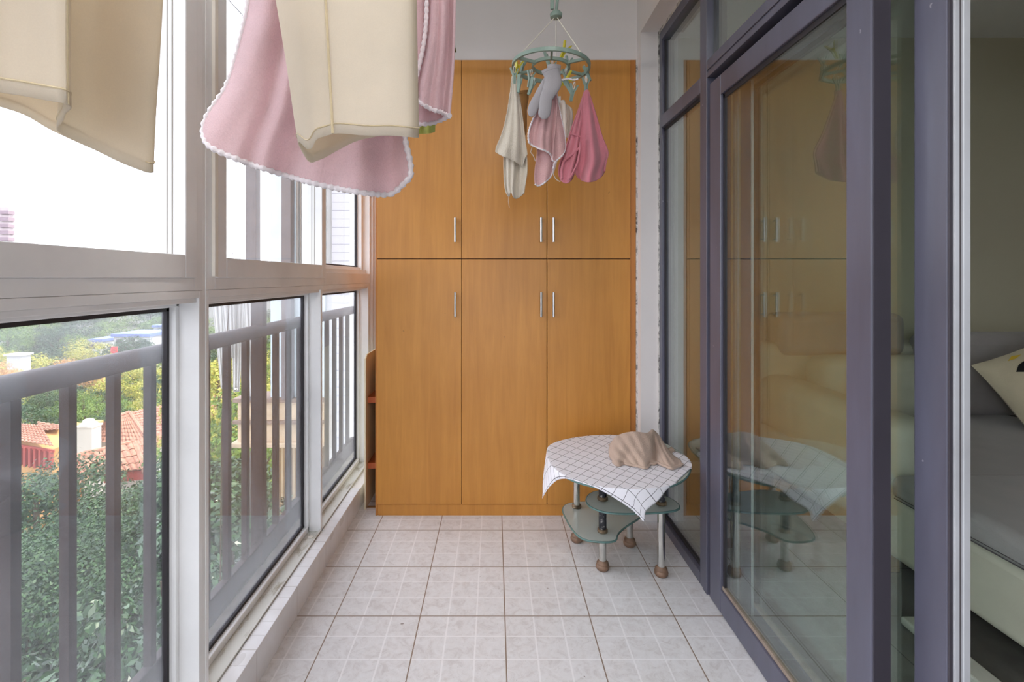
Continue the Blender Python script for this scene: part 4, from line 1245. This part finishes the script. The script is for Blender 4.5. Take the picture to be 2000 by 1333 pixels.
# =====================================================================
# OUTSIDE: villas with barrel-tiled roofs
# =====================================================================
def tilemat():
    t = NT('terracotta_tile')
    rn = t.noise(t.coord(), 7, 3, .7)
    col = t.ramp(rn, [(0.3, srgb((126, 84, 68))), (0.7, srgb((176, 130, 108)))])
    return t.done(t.bsdf(col, .8))
M['tile'] = tilemat()
M['villa_wall'] = simple('villa_render', (186, 178, 164), .8, nscale=1)
M['villa_ochre'] = simple('villa_ochre_render', (186, 140, 84), .8, nscale=1)
M['villa_red'] = simple('villa_red_trim', (150, 66, 56), .7, nscale=1)
M['villa_dark'] = simple('villa_window_dark', (60, 58, 56), .4)
def roofplane(m, a, b, c, d, pitch=.26, course=.36, h=.07):
    """a,b along the ridge, d,c along the eaves; corrugated surface"""
    a, b, c, d = map(Vector, (a, b, c, d))
    w = max((b-a).length, (c-d).length); L = ((d-a).length+(c-b).length)/2
    nu = int(w/pitch)*6+1; nv = max(2, int(L/course))
    nrm = (c-d).cross(a-d).normalized()
    if nrm.z < 0: nrm = -nrm
    G = []
    for j in range(nv+1):
        for e in ((0, .55) if j < nv else (0,)):
            v = (j+e*1.8)/nv if e else j/nv
            row = []
            for i in range(nu):
                u = i/(nu-1)
                p = (a.lerp(b, u)).lerp(d.lerp(c, u), v)
                s = abs(math.sin(math.pi*u*int(w/pitch)))
                row.append(p+nrm*(h*s+(.0 if e == 0 else .035)))
            G.append(row)
    m.grid(G); return m
def capline(m, a, b, r=.12):
    a, b = Vector(a), Vector(b); n = max(2, int((b-a).length/.4)); pts = [a.lerp(b, k/n) for k in range(n+1)]
    m.tube(pts, [r*(1 if k % 2 else .82) for k in range(n+1)], 8)
# villa with the nearest hip roof
vA = empty('villa', tuple(T(215, 900, 20.5)), 'villa with a coarse terracotta hip roof nearest the balcony', 'house')
vA.location.z = GZ
ra, rb = T(142, 893, 18.9), T(262, 864, 20.6)
ec, ed = T(283, 918, 19.15), T(196, 925, 18.75)
r_ = MB(); roofplane(r_, ra, rb, ec, ed); 
ef, eg = T(120, 975, 18.0), T(100, 930, 20.5)
roofplane(r_, ra, ra+(rb-ra)*.02, ed, T(138, 965, 17.4)); roofplane(r_, rb, rb+Vector((.3, 1.6, 0)), T(306, 890, 21.0), ec)
rm = r_.build('roof', M['tile'], vA)
cpm = MB(); capline(cpm, ra, rb); capline(cpm, ra, ed); capline(cpm, rb, ec); cpm.build('ridge_cap', M['tile'], rm)
wl = MB().slab([ed+Vector((.3, .5, -.05)), ec+Vector((-.3, .5, -.05)), ec+Vector((-.3, .5, -5)), ed+Vector((.3, .5, -5))], (-1.2, 1.2, 0)); wl.build('wall', M['villa_wall'], vA)
fs = MB().slab([ed+Vector((.05, .10, -.06)), ec+Vector((-.05, .10, -.06)), ec+Vector((-.05, .10, -.42)), ed+Vector((.05, .10, -.42))], (0, .3, 0)); fs.build('fascia', M['villa_red'], vA)
# villa behind, with the chimney
vB = empty('villa', tuple(T(230, 850, 30)), 'villa with a finely tiled roof and a white chimney', 'house'); vB.location.z = GZ
a_, b_ = T(214, 818, 27.5), T(252, 806, 28.8); c_, d_ = T(296, 868, 26.9), T(150, 862, 27.3)
r_ = MB(); roofplane(r_, a_, b_, c_, d_, .24, .34, .05)
roofplane(r_, b_, b_+Vector((3.6, 6, 0)), c_+Vector((6, 5, 0)), c_, .24, .34, .05)
rm = r_.build('roof', M['tile'], vB)
cpm = MB(); capline(cpm, b_, c_); capline(cpm, a_, b_); cpm.build('ridge_cap', M['tile'], rm)
wl = MB().slab([d_+Vector((.1, .3, -.1)), c_+Vector((-.2, .3, -.1)), c_+Vector((-.2, .3, -6)), d_+Vector((.1, .3, -6))], (0, 2, 0)); wl.build('wall', M['villa_wall'], vB)
cc = T(173, 845, 26.6)
ch = MB().box(cc.x-.45, cc.x+.42, cc.y-.3, cc.y+.35, cc.z-1.2, cc.z+.35)
ch.box(cc.x-.50, cc.x+.47, cc.y-.35, cc.y+.40, cc.z+.30, cc.z+.40)
ch.lathe(cc.x, cc.y, [(.42, cc.z+.40), (.38, cc.z+.50), (.28, cc.z+.56), (.26, cc.z+.66), (.12, cc.z+.74)], 16)
ch.build('chimney', M['villa_wall'], vB, bevel=.02)
# sunlit villa on the left
vC = empty('villa', tuple(T(80, 860, 30)), 'sunlit villa at the left with ochre walls and a low tiled roof', 'house'); vC.location.z = GZ
r_ = MB(); roofplane(r_, T(18, 826, 28.6), T(80, 832, 28.0), T(105, 873, 26.0), T(8, 858, 26.4), .25, .36, .05)
roofplane(r_, T(72, 824, 30), T(118, 831, 30), T(118, 840, 28.6), T(78, 843, 28.6), .25, .36, .05)
r_.build('roof', M['tile'], vC)
q1, q2 = T(102, 879, 26.6), T(8, 864, 26.9)
MB().slab([q2, q1, q1+Vector((0, 0, -5)), q2+Vector((0, 0, -5))], (0, 4, 0)).build('wall', M['villa_ochre'], vC)
q3, q4 = T(107, 850, 28.6), T(122, 850, 28.6)
MB().slab([q3, q4, q4+Vector((0, 0, -5)), q3+Vector((0, 0, -5))], (0, 3, 0)).build('wall', M['villa_ochre'], vC)
tri = MB()
for i in range(9):
    q = T(20+i*10, 869+i*1.6, 26.2); tri.box(q.x-.05, q.x+.05, q.y-.1, q.y+.1, q.z-1.0, q.z)
q1, q2 = T(104, 880, 26.2), T(14, 866, 26.2); tri.slab([q2, q1, q1+Vector((0, 0, -.14)), q2+Vector((0, 0, -.14))], (0, .1, 0))
tri.build('balustrade', M['villa_red'], vC)

# market building far beyond the trees
M['white_far'] = simple('far_white_wall', (190, 190, 190), .8, nscale=.2)
M['blue_far'] = simple('far_blue_roof', (104, 122, 176), .7, nscale=.2)
M['green_far'] = simple('far_green_sign', (60, 130, 90), .7, nscale=.2)
M['tower'] = simple('far_tower_render', (186, 172, 174), .8, nscale=.05)
M['tower_band'] = simple('far_tower_balcony', (150, 132, 140), .8, nscale=.05)
M['red_far'] = simple('far_red_sign', (206, 70, 66), .7)
def far_block(x0, y0, x1, y1, d, name, lab, cat, dep=12):
    a, b = T(x0, y0, d), T(x1, y1, d)
    e = empty(name, ((a.x+b.x)/2, d, GZ), lab, cat)
    box(a.x, b.x, d, d+dep, GZ, a.z).build('wall', M['white_far'], e)
    box(a.x-.4, b.x+.4, d-.6, d+dep, a.z, a.z+.9).build('roof', M['blue_far'], e)
    n = max(3, int((b.x-a.x)/3.5))
    for i in range(n):
        xx = a.x+(b.x-a.x)*(i+.5)/n
        box(xx-.9, xx+.9, d-.1, d+.05, a.z-2.2, a.z-.8).build('window', M['villa_dark'], e)
    box(a.x+1, b.x-1, d-.3, d, a.z-4.2, a.z-3.2).build('sign_band', M['green_far'], e)
    return e
fb = far_block(222, 658, 292, 690, 150, 'market_hall', 'white low building with a blue roof band behind the trees', 'building')
far_block(300, 640, 345, 690, 190, 'market_hall', 'pale low building at the right edge of the near pane', 'building')
far_block(176, 668, 200, 690, 165, 'market_hall', 'small blue-roofed building left of the long hall', 'building')
hs = T(222, 690, 125); box(hs.x-.8, hs.x+.8, hs.y, hs.y+.3, hs.z-1.5, hs.z+1.6).build('red_awning', M['red_far'], fb)
e = T(26, 698, 88); hut = empty('garden_hut', (e.x, e.y, GZ), 'small white roofed hut among the trees at the left', 'hut')
box(e.x-1.2, e.x+1.2, e.y, e.y+2, GZ, e.z+.2).build('wall', M['white_far'], hut); box(e.x-1.5, e.x+1.5, e.y-.3, e.y+2.3, e.z+.2, e.z+.5).build('roof', M['white_far'], hut)
# two faint residential towers
def tower(px0, px1, pyt, d, lab, step=.0):
    a, b = T(px0, pyt, d), T(px1, pyt, d)
    e = empty('tower_block', ((a.x+b.x)/2, d, GZ), lab, 'building', 'towers on the horizon')
    box(a.x, b.x, d, d+18, GZ, a.z).build('wall', M['tower'], e)
    box(a.x+2, a.x+7, d+3, d+12, a.z, a.z+4).build('roof_house', M['tower'], e)
    bd = MB(); n = int((a.z+10)/5.6)
    for k in range(n):
        z = a.z-3-5.6*k; bd.box(b.x-6, b.x+1.2, d-1.6, d+4, z-3.0, z)
    bd.build('balconies', M['tower_band'], e)
tower(-30, 17, 405, 420, 'taller pale tower block at the left edge above the window rail')
tower(38, 49, 425, 640, 'slim pale tower block right of the taller one on the horizon')

# =====================================================================
# OUTSIDE: the neighbouring block
# =====================================================================
def whitetile():
    t = NT('white_facade_tile'); p = t.geo(); x, y, z = t.sep(p)
    g = t.math('MAXIMUM', t.line(z, 0, .10, .006), t.line(x, .03, .26, .004))
    col = t.mixc(g, srgb((226, 228, 236)), srgb((140, 146, 166)))
    return t.done(t.bsdf(col, .4))
M['ftile'] = whitetile()
M['stone'] = simple('weathered_cream_stone', (196, 176, 150), .8, nscale=5, var=.12)
M['stone2'] = simple('grey_stone_band', (140, 122, 110), .8, nscale=5, var=.1)
M['pane'] = simple('pale_sky_pane', (206, 220, 226), .08, spec=.8)
M['postg'] = simple('grey_metal_post', (112, 108, 110), .5)
nb = empty('neighbour_block', (-2.3, 6.2, GZ), 'neighbouring block with white tiled wall and stone balcony front', 'building')
D5 = 5.9
a, b = T(648, 0, D5), T(688, 0, D5)
box(a.x, b.x, D5, D5+.5, GZ, 6).build('tiled_wall', M['ftile'], nb)
a2, b2 = T(688, 0, D5), T(780, 0, D5)
box(b.x, b2.x, D5-.12, D5+.5, GZ, 6).build('pilaster', M['upvc'], nb, bevel=.01)
box(T(636, 0, D5).x, a.x, D5+.05, D5+.5, GZ, 6).build('pilaster', M['upvc'], nb)
x0, x1 = T(468, 0, D5).x, T(636, 0, D5).x
zt = T(0, 783, D5).z; zm = T(0, 822, D5).z; zb2 = T(0, 862, D5).z
box(x0, x1, D5-.05, D5+.3, zb2, zt).build('balcony_front', M['stone'], nb, bevel=.01)
box(x0-.04, x1, D5-.09, D5-.05, zm-.02, zm+.02).build('moulding', M['stone2'], nb)
box(x0-.03, x1, D5-.10, D5+.3, zt, zt+.045).build('cornice', M['stone2'], nb)
box(x0-.05, x1, D5-.12, D5+.3, zb2-.045, zb2+.01).build('cornice', M['stone'], nb, bevel=.01)
box(T(530, 0, D5).x, x1, D5-.02, D5+.05, zt+.045, 5).build('balcony_pane', M['pane'], nb)
for p0, p1 in ((491, 511), (559, 577)):
    box(T(p0, 0, D5).x, T(p1, 0, D5).x, D5-.14, D5-.03, zt+.04, 6).build('post', M['postg'], nb, bevel=.004)
bl = MB(); G = []
xa, xb = T(582, 0, D5-.2).x, T(628, 0, D5-.2).x
for i in range(61):
    x = xa+(xb-xa)*i/60; G.append([(x, D5-.25+.03*math.sin(i*.9), EYE+.02), (x, D5-.25+.03*math.sin(i*.9), 4)])
bl.grid(G); bl.build('curtain_reflection', simple('curtain_reflection_tone', (140, 122, 108), .8), nb, smooth=True, solid=.006)  # pleated sheet stands in for a curtain reflected in the sash glass
box(T(530, 0, D5).x, x1, D5+.05, D5+.3, zb2-.07, zb2-.045).build('soffit', M['stone2'], nb)
sl = MB()
for i in range(7):
    x = T(534+i*7.5, 0, D5+.2).x; sl.box(x, x+.028, D5+.2, D5+.24, -3.2, zb2-.07)
sl.build('slatted_screen', simple('pale_wood_slats', (206, 184, 150), .7), nb)
box(T(530, 0, D5).x, x1, D5+.6, D5+.7, -3.2, zb2-.05).build('back_wall', M['stone2'], nb)
ug = MB()
for i in range(5):
    x = T(489+i*3.2, 0, D5-.2).x; ug.tube([(x, D5-.2, zb2-.05), (x, D5-.2, -2.2)], .006, 6)
ug.tube([(T(486, 0, D5-.2).x, D5-.2, zb2-.75), (T(504, 0, D5-.2).x, D5-.2, zb2-.75)], .006, 6)
ug.build('wire_grille', M['postg'], nb)
# folded white awning hanging outside the middle pane
aw = empty('folded_awning', tuple(T(455, 560, 3.3)), 'folded white fabric awning hanging outside the middle window', 'awning')
def strip(pts_top, pts_bot, d, amp=.01):
    G = []
    for j in range(16):
        v = j/15; row = []
        for i in range(22):
            u = i/21
            px = (pts_top[0]*(1-u)+pts_top[1]*u)*(1-v)+(pts_bot[0]*(1-u)+pts_bot[1]*u)*v
            py = pts_top[2]*(1-v)+pts_bot[2]*v
            row.append(P(px, py, d+amp*math.sin(u*16)))
        G.append(row)
    return G
M['awning'] = fabric('white_awning_fabric', (226, 226, 224), .1, 300, .7, .35)
for (tp, bt, d) in (((412, 436, 560), (432, 440, 760), 3.35), ((430, 456, 560), (444, 458, 700), 3.25), ((452, 478, 560), (456, 467, 766), 3.3), ((466, 492, 560), (472, 478, 765), 3.4), ((474, 494, 560), (489, 496, 775), 3.2)):
    MB().grid(strip(tp, bt, d)).build('flap', M['awning'], aw, smooth=True, solid=.004)
for (px, py) in ((461, 761), (473, 672)):
    q = P(px, py, 3.28); MB().lathe(q.x, q.y, [(.004, q.z-.010), (.010, q.z-.006), (.011, q.z), (.008, q.z+.007), (.003, q.z+.010)], 14).build('grommet', M['chrome'], aw, smooth=True)
MB().tube([P(412, 555, 3.3), P(496, 555, 3.3), P(520, 552, 4.4), P(501, 552, 5.78)], .012, 8).build('rail', M['postg'], aw, smooth=True)
# cable crossing the sky
cbm = MB().tube([T(400, -60, 6), T(445, -2, 5.6), T(485, 42, 5.2), T(560, 120, 4.6)], .006, 6)
tag(cbm.build('cable', M['alu_dark'], smooth=True), 'dark cable crossing the sky outside the middle window', 'cable')
# dry twigs against the sky by the middle sash
r = random.Random(5); tw = MB()
base = P(452, 520, 2.6)
for k in range(26):
    a = r.uniform(-.8, .9); L = r.uniform(.03, .10); s = base+Vector((r.uniform(-.03, .03), r.uniform(-.03, .03), r.uniform(-.12, .0)))
    tw.tube([s, s+Vector((math.sin(a)*L*.5, 0, L*.5)), s+Vector((math.sin(a)*L, .01, L*.9))], [.0012, .0009, .0004], 5)
tw.tube([base+Vector((-.12, .1, -2.4)), base+Vector((-.05, 0, -.8)), base, base+Vector((.01, 0, .10))], [.004, .003, .002, .0008], 6)
tag(tw.build('dry_twigs', M['bark']), 'spray of thin dry twigs outside the middle casement', 'twigs')
